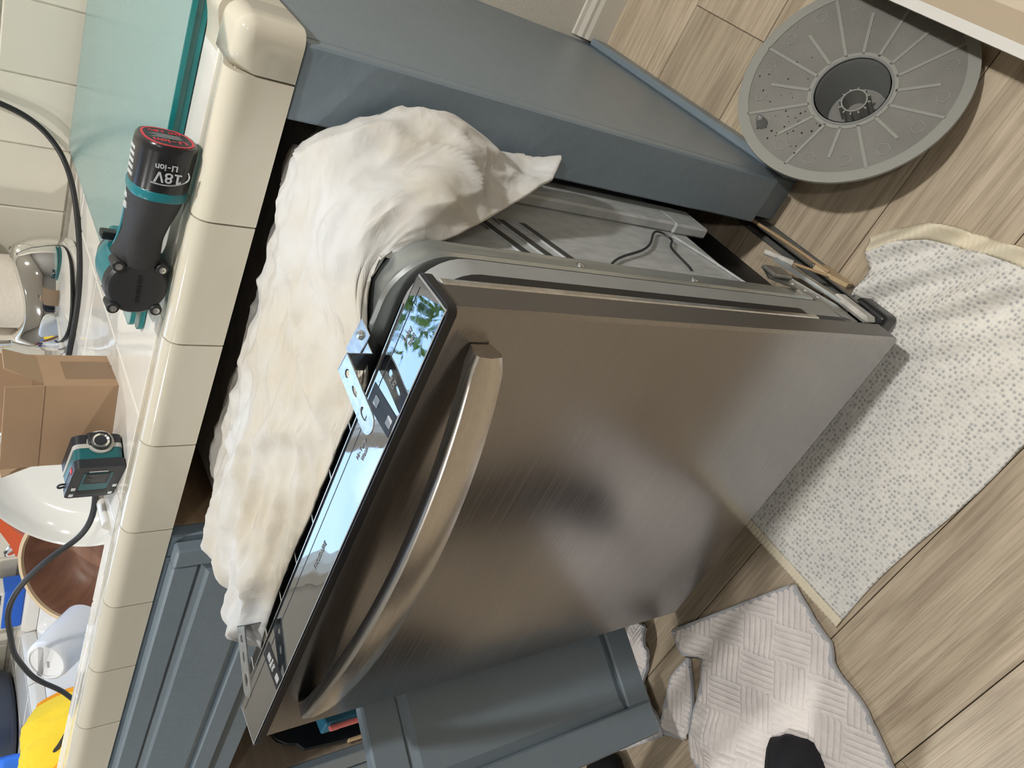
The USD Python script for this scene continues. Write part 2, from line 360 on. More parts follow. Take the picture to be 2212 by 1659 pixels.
# ceramic tiles of the splashback, set on the wall above the counter
TP = .1085
for i in range(-19, 3):
    xa = -.272 + i * TP
    for j in range(7):
        za = .926 + j * TP; zb = za + TP - .0022
        xb = min(xa + TP - .0022, .05)
        if xb - xa < .02: continue
        if xb > x0 - .03 and xa < x1 + .03:
            if za > z0 - .03: continue
            zb = min(zb, z0 - .002)
        if xa < -1.0 and j > 0: continue
        obj('tile', cbox((xa, YW - .007, za), (xb, YW + .001, zb), .0018), 'wall_tile', wb)
obj('grout', cbox((-2.4, YW - .0045, .90), (.05, YW + .001, 1.058), .0005), 'grout', wb)
obj('grout', cbox((x1 + .002, YW - .0045, 1.058), (.05, YW + .001, .926 + 7 * TP), .0005), 'grout', wb)
for nm, a, b in (('wall_left', (FX0 - .1, FY0, 0), (FX0, YW + .12, CEIL)), ('wall_right', (FX1, FY0, 0), (FX1 + .1, YW + .12, CEIL)), ('wall_front', (FX0 - .1, FY0 - .1, 0), (FX1 + .1, FY0, CEIL))):
    obj(nm, cbox(a, b, .001), 'paint_far', kind='structure')
obj('ceiling', cbox((FX0 - .1, FY0 - .1, CEIL), (FX1 + .1, YW + .12, CEIL + .1), .001), 'ceiling_white', kind='structure')
prof = [(YW + .001, 0), (YW - .016, 0), (YW - .016, .052), (YW - .012, .060), (YW - .012, .068), (YW - .006, .076), (YW - .004, .084), (YW + .001, .086)]
obj('baseboard_back', prism_x(prof, .048, FX1), 'paint_trim', kind='structure', smooth=False)
obj('trim_1', cat_(cbox((.041, .02, 0), (.055, YW - .016, .045), .003)), 'paint_blue', kind='structure')
w = thing('window_1', kind='structure')
t = .055
obj('frame', cat_(cbox((x0, YW + .02, z0), (x1, YW + .09, z0 + t), .004), cbox((x0, YW + .02, z1 - t), (x1, YW + .09, z1), .004), cbox((x0, YW + .02, z0), (x0 + t, YW + .09, z1), .004), cbox((x1 - t, YW + .02, z0), (x1, YW + .09, z1), .004)), 'paint_trim', w)
obj('mullion', cbox((-1.125, YW + .025, z0 + t), (-1.075, YW + .085, z1 - t), .004), 'paint_trim', w)
obj('sill', cbox((x0 - .03, YW - .035, z0 - .022), (x1 + .03, YW + .03, z0 + .002), .006), 'paint_trim', w)
obj('pane', cbox((x0 + t, YW + .05, z0 + t), (-1.125, YW + .056, z1 - t), .001), 'pane', w)
obj('pane', cbox((-1.075, YW + .05, z0 + t), (x1 - t, YW + .056, z1 - t), .001), 'pane', w)
# recessed ceiling lamps
for lx, ly, nm, CAN in ((.75, -.27, 'nearest the window wall on the right', CAN_RIGHT), (-1.20, -.24, 'nearest the window wall on the left', CAN_LEFT), (.85, -1.60, 'over the middle of the floor on the right', CAN_FAR_R), (-1.95, -1.25, 'over the middle of the floor on the left', CAN_FAR_L)):
    c = thing('ceiling_light', f'round white recessed ceiling lamp {nm}', 'lamp', (lx, ly, CEIL - .012), group=None)
    ring = lathe([(.052, .012), (.05, 0), (.075, 0), (.082, .006), (.082, .012)], 40, closed=True)
    obj('trim_ring', ring, 'ceiling_white', c, local=True)
    obj('lens', lathe([(0, .006), (.051, .006), (.051, .010), (0, .010)], 40), 'lamp_glow', c, local=True)
    L = UsdLux.DiskLight.Define(stage, c + '/bulb'); L.CreateRadiusAttr(.05); L.CreateIntensityAttr(CAN / (math.pi * .05 ** 2) / 4.0); L.CreateColorAttr(Gf.Vec3f(*CAN_COLOR))
    L.AddTranslateOp().Set((0, 0, -.004))
# leaves of a plant outside the window
def leafy(center, R, n, seed):
    g = np.random.default_rng(seed); vs, fs = [], []
    for i in range(n):
        p = center + g.normal(size=3) * A(R); L_ = g.uniform(.05, .10); wd = L_ * g.uniform(.3, .45)
        d = g.normal(size=3); d /= np.linalg.norm(d); s = np.cross(d, g.normal(size=3)); s /= np.linalg.norm(s); nn = np.cross(d, s)
        q = [p, p + d * L_ * .4 + s * wd * .5 + nn * .006, p + d * L_, p + d * L_ * .4 - s * wd * .5 + nn * .006, p + d * L_ * .45]
        b = len(vs); vs += q; fs += [(b, b + 1, b + 4), (b + 1, b + 2, b + 4), (b + 2, b + 3, b + 4), (b + 3, b, b + 4)]
    return A(vs), A(fs)
pl = thing('shrub', 'bright green leafy shrub growing outside the kitchen window', 'shrub', (-1.02, 1.30, .0))
obj('foliage', leafy(A([-.98, 1.28, 2.03]), (.13, .10, .20), 520, 3), 'leaf', pl, kind='stuff', smooth=False)
obj('stem', tube(spline([(-1.02, 1.30, -.02), (-1.0, 1.31, .7), (-1.04, 1.28, 1.4), (-.98, 1.28, 2.1)], 8), .012), 'bowl_wood', pl)
obj('ground_outside', cbox((-6, YW + .2, -.06), (5, 9, -.02), .001), 'plywood', kind='structure')

# ================================================================== CABINETS
CX1 = .0407
ep = thing('end_cabinet', 'blue-grey painted end panel right of the pulled-out dishwasher', 'cabinet', (.003, .3, 0))
obj('front_stile', cbox((-.034, .0017, .076), (CX1, .022, .862), .0025), 'paint_blue', ep)
obj('side_panel', cbox((-.030, .022, .0), (CX1, YW, .862), .0015), 'paint_blue', ep)
sc = thing('sink_cabinet', 'blue-grey sink cabinet with a false drawer front and one door swung open', 'cabinet', (-1.10, .3, 0))
XL, XR = -2.35, -.640
obj('side_panel', cbox((XR - .018, .024, .0), (XR, YW - .01, .862), .001), 'plywood', sc)
obj('side_panel', cbox((-1.548, .024, .10), (-1.53, YW - .01, .862), .001), 'tan_inside', sc)
obj('cabinet_floor', cbox((-1.53, .024, .10), (XR - .018, YW - .01, .118), .001), 'tan_inside', sc)
obj('back_panel', cbox((-1.53, YW - .02, .118), (XR - .018, YW - .008, .862), .001), 'tan_inside', sc)
obj('front_stile', cbox((XR - .042, .004, .10), (XR, .024, .862), .002), 'paint_blue', sc)
obj('front_stile', cbox((-1.60, .004, .10), (-1.53, .024, .862), .002), 'paint_blue', sc)
obj('front_rail', cbox((-1.53, .004, .615), (XR - .042, .024, .862), .002), 'paint_blue', sc)
obj('front_rail', cbox((-1.53, .004, .10), (XR - .042, .024, .135), .002), 'paint_blue', sc)
obj('toe_kick', cbox((-1.60, .075, 0), (XR, .09, .10), .001), 'paint_blue', sc)
def raised_panel(w_, h_, d_=.02, rail=.05, bev=.017):
    """a door front: frame with a recessed groove and a raised middle; x 0..w, z 0..h, front at y=-d"""
    f_ = cat_(cbox((0, -d_, 0), (rail, 0, h_), .003), cbox((w_ - rail, -d_, 0), (w_, 0, h_), .003), cbox((rail, -d_, 0), (w_ - rail, 0, rail), .003), cbox((rail, -d_, h_ - rail), (w_ - rail, 0, h_), .003))
    a, b = rail, bev
    v = A([(a, -d_ + .009, a), (w_ - a, -d_ + .009, a), (w_ - a, -d_ + .009, h_ - a), (a, -d_ + .009, h_ - a), (a + b, -d_ - .0005, a + b), (w_ - a - b, -d_ - .0005, a + b), (w_ - a - b, -d_ - .0005, h_ - a - b), (a + b, -d_ - .0005, h_ - a - b),
           (a, -.003, a), (w_ - a, -.003, a), (w_ - a, -.003, h_ - a), (a, -.003, h_ - a)])
    q = [(0, 1, 5, 4), (1, 2, 6, 5), (2, 3, 7, 6), (3, 0, 4, 7), (4, 5, 6, 7), (1, 0, 8, 9), (2, 1, 9, 10), (3, 2, 10, 11), (0, 3, 11, 8), (9, 8, 11, 10)]
    return f_, (v, A(q))
def front(name, w_, h_, T, R, parent, rail=.05):
    f_, p_ = raised_panel(w_, h_, rail=rail)
    d = obj(name, xf(f_, R, T), 'paint_blue', parent, smooth=False)
    obj('raised_panel', xf(p_, R, T), 'paint_blue', d, smooth=False)
    return d
front('drawer_front', .885, .180, (-1.535, .004, .675), None, sc, rail=.036)
hx, hy = -.634, -.012
du = A([-.816 - hx, -.425 - hy, 0]); dw = np.linalg.norm(du); du /= dw
# open door: its outside face looks towards +x
Rd = np.stack([-du, np.cross([0, 0, 1.], -du), [0, 0, 1.]], 1)
o_ = A([hx, hy, 0]) + du * dw
nrm = Rd @ A([0, -1., 0])
print('door normal', nrm)
if nrm[0] < 0:
    Rd = np.stack([du, np.cross([0, 0, 1.], du), [0, 0, 1.]], 1); o_ = A([hx, hy, 0])
dr = front('door', dw, .537, (o_[0], o_[1], .12), Rd, sc, rail=.055)
lc = thing('left_cabinet', 'blue-grey closed cabinet left of the sink cabinet beyond its tan inside wall', 'cabinet', (-1.98, .3, 0))
obj('carcass', cbox((XL, .024, .10), (-1.606, YW - .01, .862), .001), 'paint_blue', lc)
obj('toe_kick', cbox((XL, .075, 0), (-1.606, .09, .10), .001), 'paint_blue', lc)
front('drawer_front', .72, .180, (-2.33, .022, .675), None, lc, rail=.036)
front('door', .72, .52, (-2.33, .022, .13), None, lc, rail=.055)

# ================================================================== COUNTERTOP
ct = thing('countertop', 'cream ceramic tile countertop with rounded edge tiles above the dishwasher', 'countertop', (-1.1, .3, .88))
SX0, SX1, SY0, SY1 = -1.47, -.705, .082, .47                # the sink opening
CXE = .050
def slab(z0_, z1_):
    p = sbox(XL, .012, CXE - .012, YW - .008).difference(sbox(SX0 - .001, SY0 - .001, SX1 + .001, SY1 + .001))
    return prism(p, z0_, z1_)
obj('underlay', slab(.862, .895), 'plywood', ct, smooth=False)
obj('grout', slab(.895, ZC - .0022), 'grout', ct, smooth=False)
def vcap(n=7):
    pts = [(.0, .863), (.0, .904)]
    for a in np.linspace(180, 62, n): pts.append((.017 + .017 * math.cos(math.radians(a)), .9085 + .0165 * math.sin(math.radians(a))))
    pts += [(.034, .9205), (.046, ZC + .0003), (.056, ZC), (.056, .899), (.012, .897), (.010, .863)]
    return pts
VP = vcap()
for k in range(0, 16):
    xa, xb = -.155 * (k + 1) + .0011, -.155 * k - .0011
    obj('edge_tile', prism_x([(y + (.0006 * math.sin(7 * k)), z) for y, z in VP], xa, xb), 'tile_cream', ct, smooth=40)
# corner edge tile and the return along the right end
def rod(x_, y_, r_): return m3.Manifold.cylinder(.04, r_, r_, 24).translate([x_, y_, .863])
crn = [m3.Manifold.sphere(.0155, 24).translate([CXE - .0155, .0155, .9085]), rod(CXE - .0155, .0155, .0155)]
crn += [m3.Manifold.sphere(.0155, 24).translate([.0166, .0155, .9085]).trim_by_plane([1, 0, 0], .0011), m3.Manifold.sphere(.0155, 24).translate([CXE - .0155, .046, .9085]), m3.Manifold.cube([.01, .06, .04]).translate([CXE - .01, .0, .863]).trim_by_plane([0, 1, 0], .0155), m3.Manifold.cube([CXE - .0166, .06, .04]).translate([.0011, 0, .863]), m3.Manifold.cube([CXE - .02, .045, .058]).translate([.0011, .0155, .863])]
obj('edge_tile', m3.Manifold.batch_hull(crn), 'tile_cream', ct, smooth=60)
for k in range(0, 4):
    ya, yb = .062 + .155 * k, min(.062 + .155 * (k + 1) - .0022, YW - .008)
    obj('edge_tile', swap(prism_x([(y, z) for y, z in VP], -yb, -ya), [1, 0, 2]) if False else xf(prism_x(VP, ya, yb), A([[0, -1, 0], [1, 0, 0], [0, 0, 1.]]), (CXE, 0, 0)), 'tile_cream', ct, smooth=40)
ys = [.0585, .2105, .3625, .5145, YW - .0085]
for j in range(4):
    for k in range(0, 16):
        xa, xb, ya, yb = -.155 * (k + 1) + .0013, -.155 * k - .0013, ys[j], ys[j + 1] - .0026
        p = sbox(xa, ya, xb, yb).difference(sbox(SX0 - .022, SY0 - .012, SX1 + .022, SY1 + .022))
        for g in getattr(p, 'geoms', [p]):
            if g.is_empty or g.area < 1e-4: continue
            a, b, c, d = g.bounds
            if g.area > .98 * (c - a) * (d - b): obj('tile', cbox((a, b, ZC - .012), (c, d, ZC), .0016), 'tile_top', ct)
            else: obj('tile', prism(g, ZC - .012, ZC), 'tile_top', ct, smooth=False)
# quarter-round tiles round the sink
qr = [(0, -.02), (0, .001)] + [(.011 - .011 * math.cos(a), .0015 + .0065 * math.sin(a)) for a in np.linspace(.2, 1.9, 6)] + [(.021, -.002), (.021, -.02)]
def qrun(p, q, inward):
    p, q = A(p, float), A(q, float); d = q - p; L_ = np.linalg.norm(d); d /= L_; n = max(1, round(L_ / .155)); i_ = A(inward, float)
    for k in range(n):
        a, b = p + d * (L_ * k / n + .001), p + d * (L_ * (k + 1) / n - .001)
        S = [[*(c - i_ * .021 + i_ * u)[:2], ZC + z] for c in (a, b) for u, z in qr]
        m_ = len(qr); F = [(j, (j + 1) % m_, m_ + (j + 1) % m_, m_ + j) for j in range(m_)]
        T_ = trimesh.Trimesh(S, [(f[0], f[1], f[2]) for f in F] + [(f[0], f[2], f[3]) for f in F] + [(0, j + 1, j) for j in range(1, m_ - 1)] + [(m_, m_ + j, m_ + j + 1) for j in range(1, m_ - 1)], process=False)
        if T_.volume < 0: T_.invert()
        obj('edge_tile', T_, 'tile_top', ct, smooth=40)
qrun((SX0, SY0, 0), (SX0, SY1, 0), (1, 0, 0)); qrun((SX1, SY0, 0), (SX1, SY1, 0), (-1, 0, 0)); qrun((SX0, SY1, 0), (SX1, SY1, 0), (0, -1, 0))
for k in range(5):
    wd = (SX1 - SX0) / 5
    obj('edge_tile', cbox((SX0 + wd * k + .001, SY0 - .012, ZC - .012), (SX0 + wd * (k + 1) - .001, SY0, ZC + .001), .003), 'tile_top', ct)
# sink
sk = thing('sink', 'white undermounted kitchen sink holding bowls and a cup', 'sink', (-1.09, .27, .72))
def rrect(a, b, c, d, r, n=8):
    return A(sbox(a + r, b + r, c - r, d - r).buffer(r, quad_segs=n).exterior.coords)[:-1]
levels = [(.0002, -.0150, .004), (.0015, -.0165, .02), (.006, -.03, .05), (.010, -.06, .05), (.018, -.110, .05), (.040, -.132, .05), (.10, -.139, .05)]
rings = []
for ins, dz, r in levels:
    q = rrect(SX0 + ins + .0005, SY0 + ins + .0005, SX1 - ins - .0005, SY1 - ins - .0005, max(r, .004))
    q = A([q[int(i * len(q) / 36)] for i in range(36)]) if len(q) >= 36 else q
    rings.append((q, ZC - .006 + dz))
RV = np.vstack([np.c_[q, np.full(len(q), z)] for q, z in rings]); nR = len(rings[0][0])
RF = [(i * nR + j, i * nR + (j + 1) % nR, (i + 1) * nR + (j + 1) % nR, (i + 1) * nR + j) for i in range(len(rings) - 1) for j in range(nR)]
cb = len(RV); RV = np.vstack([RV, [[(SX0 + SX1) / 2, (SY0 + SY1) / 2, rings[-1][1]]]])
F3 = [f for a, b, c, d in RF for f in ((a, b, c), (a, c, d))] + [((len(rings) - 1) * nR + j, (len(rings) - 1) * nR + (j + 1) % nR, cb) for j in range(nR)]
inner = trimesh.Trimesh(RV, F3, process=False)
outer_v = RV + A([0, 0, -.006]); outer_f = A(F3)[:, ::-1]
rim_f = [f for j in range(nR) for f in ((j, j + len(RV), (j + 1) % nR + len(RV)), (j, (j + 1) % nR + len(RV), (j + 1) % nR))]
obj('basin', (np.vstack([RV, outer_v]), np.vstack([A(F3), outer_f + len(RV), A(rim_f)])), 'sink_white', sk, smooth=50)
obj('drain', xf(lathe([(0, 0), (.038, 0), (.042, .003), (.036, .004), (.03, -.001), (0, -.001)], 32), None, (-1.09, .27, ZC - .1445)), 'chrome', sk)

# ================================================================== DISHWASHER
DX0, DX1, DY, DZ0, DZ1 = -.6425, -.0365, -.306, .0835, .832
dwm = thing('dishwasher', 'stainless steel dishwasher pulled out of its opening under the counter', 'dishwasher', (-.34, -.12, 0))
door = obj('door_panel', cbox((DX0, DY, DZ0), (DX1, DY + .008, DZ1), .0035), 'steel_door', dwm)
obj('side_skin', cbox((DX0 + .001, DY + .0045, DZ0 + .001), (DX1 - .0004, -.270, DZ1 - .002), .001), 'door_side', door)
obj('edge_trim', cbox((DX1 - .010, -.2702, DZ0 + .16), (DX1 + .0004, -.2620, DZ1 - .01), .0012), 'zinc_bright', door)
# handle: a bowed bar with slanted ends
hxs = np.linspace(0, 1, 41); HX0, HX1, HZ = -.585, -.068, .790
secs = []
for s_ in hxs:
    bow = 4 * s_ * (1 - s_)
    xx = HX0 + (HX1 - HX0) * s_; yy = DY - .010 - .030 * bow ** .85; zz = HZ - .010 * bow; hh = .0135 + .0045 * bow ** .5; tt = .0085
    e = min(s_, 1 - s_) * 41
    if e < 1: hh *= .86
    pr = [(-tt, -hh), (-tt - .002, 0), (-tt, hh), (-tt + .004, hh + .002), (tt, hh - .001), (tt, -hh + .001), (-tt + .004, -hh - .002)]
    secs.append([(xx, yy + a, zz + b) for a, b in pr])
secs = A(secs); nS = secs.shape[1]; HV = secs.reshape(-1, 3)
HF = [f for i in range(40) for j in range(nS) for f in ((i * nS + j, i * nS + (j + 1) % nS, (i + 1) * nS + (j + 1) % nS), (i * nS + j, (i + 1) * nS + (j + 1) % nS, (i + 1) * nS + j))]
HF += [(0, j + 1, j) for j in range(1, nS - 1)] + [(40 * nS, 40 * nS + j, 40 * nS + j + 1) for j in range(1, nS - 1)]
HM = trimesh.Trimesh(HV, HF, process=False)
if HM.volume < 0: HM.invert()
obj('handle', HM, 'steel_handle', dwm, smooth=50)
PX0, PX1, PY0, PY1, PZ = -.6495, -.0335, -.311, -.2565, .8385
pp = sbox(PX0, PY0, PX1, PY1).buffer(-.008).buffer(.008)
cp = obj('control_panel', prism(pp, DZ1 - .003, PZ - .0008), 'black_plastic', dwm, smooth=False)
obj('glass_top', prism(pp.buffer(-.0022), PZ - .0012, PZ), 'panel_gloss', cp, smooth=False)
obj('seam', cbox((PX0 + .012, PY1 - .0115, PZ - .0006), (PX1 - .010, PY1 - .0103, PZ + .00015), .0001), 'panel_matte', cp)
obj('bezel', cat_(cbox((PX0 + .003, PY0 + .0022, PZ - .001), (PX1 - .003, PY0 + .0036, PZ + .0003), .0002), cbox((PX1 - .0045, PY0 + .003, PZ - .001), (PX1 - .0030, PY1 - .003, PZ + .0003), .0002), cbox((PX0 + .003, PY0 + .003, PZ - .001), (PX0 + .0045, PY1 - .003, PZ + .0003), .0002)), 'print_grey', cp)
for bx in (-.158, -.528):
    pad = obj('button_pad', prism(sbox(bx - .0115, PY0 + .005, bx + .0115, PY1 - .004), PZ - .0003, PZ + .00035), 'panel_matte', cp, smooth=False)
    for by in (PY0 + .0115, PY1 - .0165):
        obj('button', prism(sbox(bx - .0035, by - .003, bx + .0035, by + .003).buffer(.0012), PZ, PZ + .0007), 'button_grey', pad, smooth=False)
R3, U3 = (1, 0, 0), (0, 1, 0)
def ptext(lines, x, y, h, m='print_white', bold=False):
    for i, l in enumerate(lines):
        obj('lettering', text(l, h, (x, y - i * h * 1.55, PZ + .0002), R3, U3, .0003, bold), m, cp, smooth=False)
ptext(['Delay', 'Start'], -.083, -.277, .0042, 'print_grey'); ptext(['Air', 'Dry'], -.128, -.279, .0042, 'print_grey')
ptext(['Hi-Temp', 'Wash'], -.208, -.279, .0042, 'print_grey'); ptext(['FRIGIDAIRE'], -.345, -.284, .0048, 'print_grey')
ptext(['Rinse', 'Only'], -.528, -.280, .0040, 'print_white', True)
# inner door, seal, tub frame
obj('inner_door', prism_y(Polygon(rrect(-.628, .10, -.0465, .806, .048)), -.2455, -.2080), 'inner_door', dwm)
obj('door_seal', prism_y(Polygon(rrect(-.636, .21, -.0395, .815, .048)), -.2625, -.2450), 'seal_black', dwm)
arch = [(-.055, .150), (-.055, .765)] + [(-.105 + .05 * math.cos(a), .765 + .05 * math.sin(a)) for a in np.linspace(.12, np.pi / 2, 12)]
arch += [(-.574 - .05 * math.sin(a), .765 + .05 * math.cos(a)) for a in np.linspace(0, 1.45, 12)] + [(-.624, .765), (-.624, .150)]
def arch_path(off, d=8):
    c = A([-.3395, .5]); out = []
    P = A(arch); T = np.gradient(P, axis=0); T /= np.linalg.norm(T, axis=1, keepdims=True); N = np.stack([T[:, 1], -T[:, 0]], 1)
    return P + N * off
prof_f = [(-.012, -.2020), (.000, -.2020), (.0055, -.2010), (.0080, -.1975), (.0065, -.1935), (.0015, -.1915), (.000, -.188), (.0005, -.182), (.000, -.172), (.0012, -.168), (.001, -.1655), (-.012, -.1655)]
FR = np.stack([np.c_[arch_path(o_f)[:, 0], np.full(len(arch), y_f), arch_path(o_f)[:, 1]] for o_f, y_f in prof_f], 1)
nA, nP = FR.shape[:2]; FV = FR.reshape(-1, 3)
FF = [f for i in range(nA - 1) for j in range(nP) for f in ((i * nP + j, i * nP + (j + 1) % nP, (i + 1) * nP + (j + 1) % nP), (i * nP + j, (i + 1) * nP + (j + 1) % nP, (i + 1) * nP + j))]
FF += [(0, j + 1, j) for j in range(1, nP - 1)] + [((nA - 1) * nP, (nA - 1) * nP + j, (nA - 1) * nP + j + 1) for j in range(1, nP - 1)]
FM = trimesh.Trimesh(FV, FF, process=False)
if FM.volume < 0: FM.invert()
tf = obj('tub_frame', FM, 'frame_metal', dwm, smooth=35)
for zz in (.587, .392): obj('screw', xf(lathe([(0, .003), (.003, .0027), (.0048, .001), (.005, 0), (0, 0)], 16), frame(z=(1, 0, 0), x=(0, 1, 0)), (-.0545, -.178, zz)), 'zinc_bright', tf)
obj('tub', cbox((-.617, -.168, .243), (-.063, .30, .800), .012), 'tub_plastic', dwm)
# side ribs, flange, wire
obj('side_flange', cat_(cbox((-.063, -.030, .243), (-.0475, .027, .70), .003), cbox((-.063, -.033, .215), (-.047, .024, .29), .003)), 'tub_plastic', dwm)
for k, zz in enumerate((.655, .622, .590)):
    obj('vent_slot', prism_x([(-.166, zz - .027), (-.080, zz + .006), (-.080, zz + .020), (-.166, zz - .011)], -.0645, -.0622), 'slot_dark', dwm, smooth=False)
    obj('vent_rib', prism_x([(-.166, zz - .0115), (-.080, zz + .0195), (-.080, zz + .0215), (-.166, zz - .0095)], -.0645, -.0612), 'tub_plastic', dwm, smooth=False)
obj('side_wire', tube(spline([(-.060, -.181, .545), (-.058, -.13, .47), (-.058, -.075, .375), (-.058, -.049, .326), (-.058, -.056, .322), (-.058, -.085, .345), (-.059, -.115, .352), (-.061, -.14, .353)], 8), .0016, 8), 'cable_black', dwm)
obj('bead', tube([(-.061, -.045, .300), (-.061, -.10, .272), (-.061, -.17, .246)], .0018, 6), 'tub_plastic', dwm)
# mounting brackets, galvanised, screwed to the top of the tub frame
def bracket(cx, cy, ang, label):
    b = cat_()  if False else None
    R_ = rot([0, 0, 1], ang)
    top = sbox(-.011, -.066, .011, 0).union(Point(0, -.066).buffer(.011, quad_segs=6))
    for c_, rx, ry in ((-.014, .004, .004), (-.034, .0026, .006), (-.058, .004, .007)):
        top = top.difference(affinity.scale(Point(0, c_).buffer(1, quad_segs=8), rx, ry))
    strip = prism(top, 0, .0014)
    leg = cbox((-.011, -.0014, -.024), (.011, 0, .0014), .0004)
    foot = cbox((-.011, -.0014, -.024), (.011, .030, -.0226), .0004)
    lug = cbox((-.020, .012, -.0226), (.020, .034, -.0212), .0005)
    br = obj('mounting_bracket', xf(cat_(strip, leg, foot, lug), R_, (cx, cy, .8585)), 'galvanized', dwm, smooth=False, label=label)
    obj('screw', xf(lathe([(0, .004), (.003, .0035), (.0045, .001), (.0045, 0), (0, 0)], 16), None, A([cx, cy, .8585 - .0212]) + R_ @ A([.009, .023, 0])), 'zinc_bright', br)
bracket(-.145, -.234, -10, 'galvanised bracket nearer the right end of the control panel')
bracket(-.522, -.230, -34, 'galvanised bracket twisted askew near the left end of the control panel')
obj('top_lip', tube([(-.62, -.2520, .8362), (-.07, -.2520, .8362)], .0011, 6), 'zinc_bright', dwm)
for k in range(7): obj('lip_rib', tube([(-.585 + .062 * k, -.2515, .8358), (-.578 + .062 * k, -.238, .8362)], .0007, 6), 'zinc_bright', dwm)
# base: rails, hinge, spring plate, cable, feet
for s_, xb in ((1, -.034), (-1, -.645)):
    rail = obj('base_rail', cat_(cbox((xb - .012 * 0 - .006, -.235, .004), (xb - .003, .28, .052), .001), cbox((xb - .003 - .026 * s_, -.235, .004), (xb, .28, .008), .001)), 'spring_plate', dwm)
    if s_ > 0:
        for yy in (-.115, -.150, -.195): obj('rivet', xf(lathe([(0, .005), (.002, .0048), (.0035, .002), (.0035, 0), (0, 0)], 10), frame(z=(1, 0, 0), x=(0, 1, 0)), (xb - .003, yy, .044)), 'zinc_bright', rail)
    ft = obj('levelling_foot', cat_(rbox((xb - .032, -.262, .012), (xb + .004, -.205, .052), .008), xf(lathe([(.012, 0), (.014, .004), (.006, .006), (.006, .02), (0, .02)], 20), None, (xb - .014, -.232, 0))), 'black_plastic', dwm)
hp = obj('hinge_plate', cat_(prism_x([(-.148, .195), (-.172, .150), (-.238, .118), (-.246, .090), (-.205, .088), (-.120, .140), (-.118, .172)], -.053, -.0505), cbox((-.0505, -.150, .140), (-.044, -.122, .186), .002)), 'spring_plate', dwm, smooth=False)
for yy, zz in ((-.160, .150), (-.175, .136), (-.190, .122)): obj('rivet', xf(lathe([(0, .002), (.002, .0018), (.0026, 0), (0, 0)], 10), frame(z=(1, 0, 0), x=(0, 1, 0)), (-.0505, yy, zz)), 'zinc_bright', hp)
obj('hinge_arm', tube([(-.046, -.092, .112), (-.046, -.16, .088), (-.046, -.248, .056)], 1, section=[(-.003, -.008), (.003, -.008), (.003, .008), (-.003, .008)], upv=(0, 0, 1)), 'frame_metal', dwm)
obj('spring_hook', tube(spline([(-.046, -.075, .122), (-.043, -.092, .113), (-.040, -.112, .098)], 6), [.0045] * 13, 10), 'white_pad', dwm)
obj('spring_pad', cbox((-.0505, -.252, .050), (-.040, -.185, .082), .006), 'white_pad', dwm)
obj('spring_cable', cat_(tube(spline([(-.045, .10, .050), (-.035, .0, .054), (-.030, -.11, .052), (-.030, -.145, .050)], 10), .0026, 8), tube([(-.040, -.112, .098), (-.033, -.15, .060)], .0022, 8)), 'cable_tan', dwm)
obj('spring_guide', prism_x([(-.118, .012), (-.170, .010), (-.172, .030), (-.150, .050), (-.122, .056)], -.0385, -.031), 'bamboo', dwm, smooth=False)
obj('base_pan', cbox((-.60, -.15, .02), (-.105, .28, .21), .01), 'seal_black', dwm)

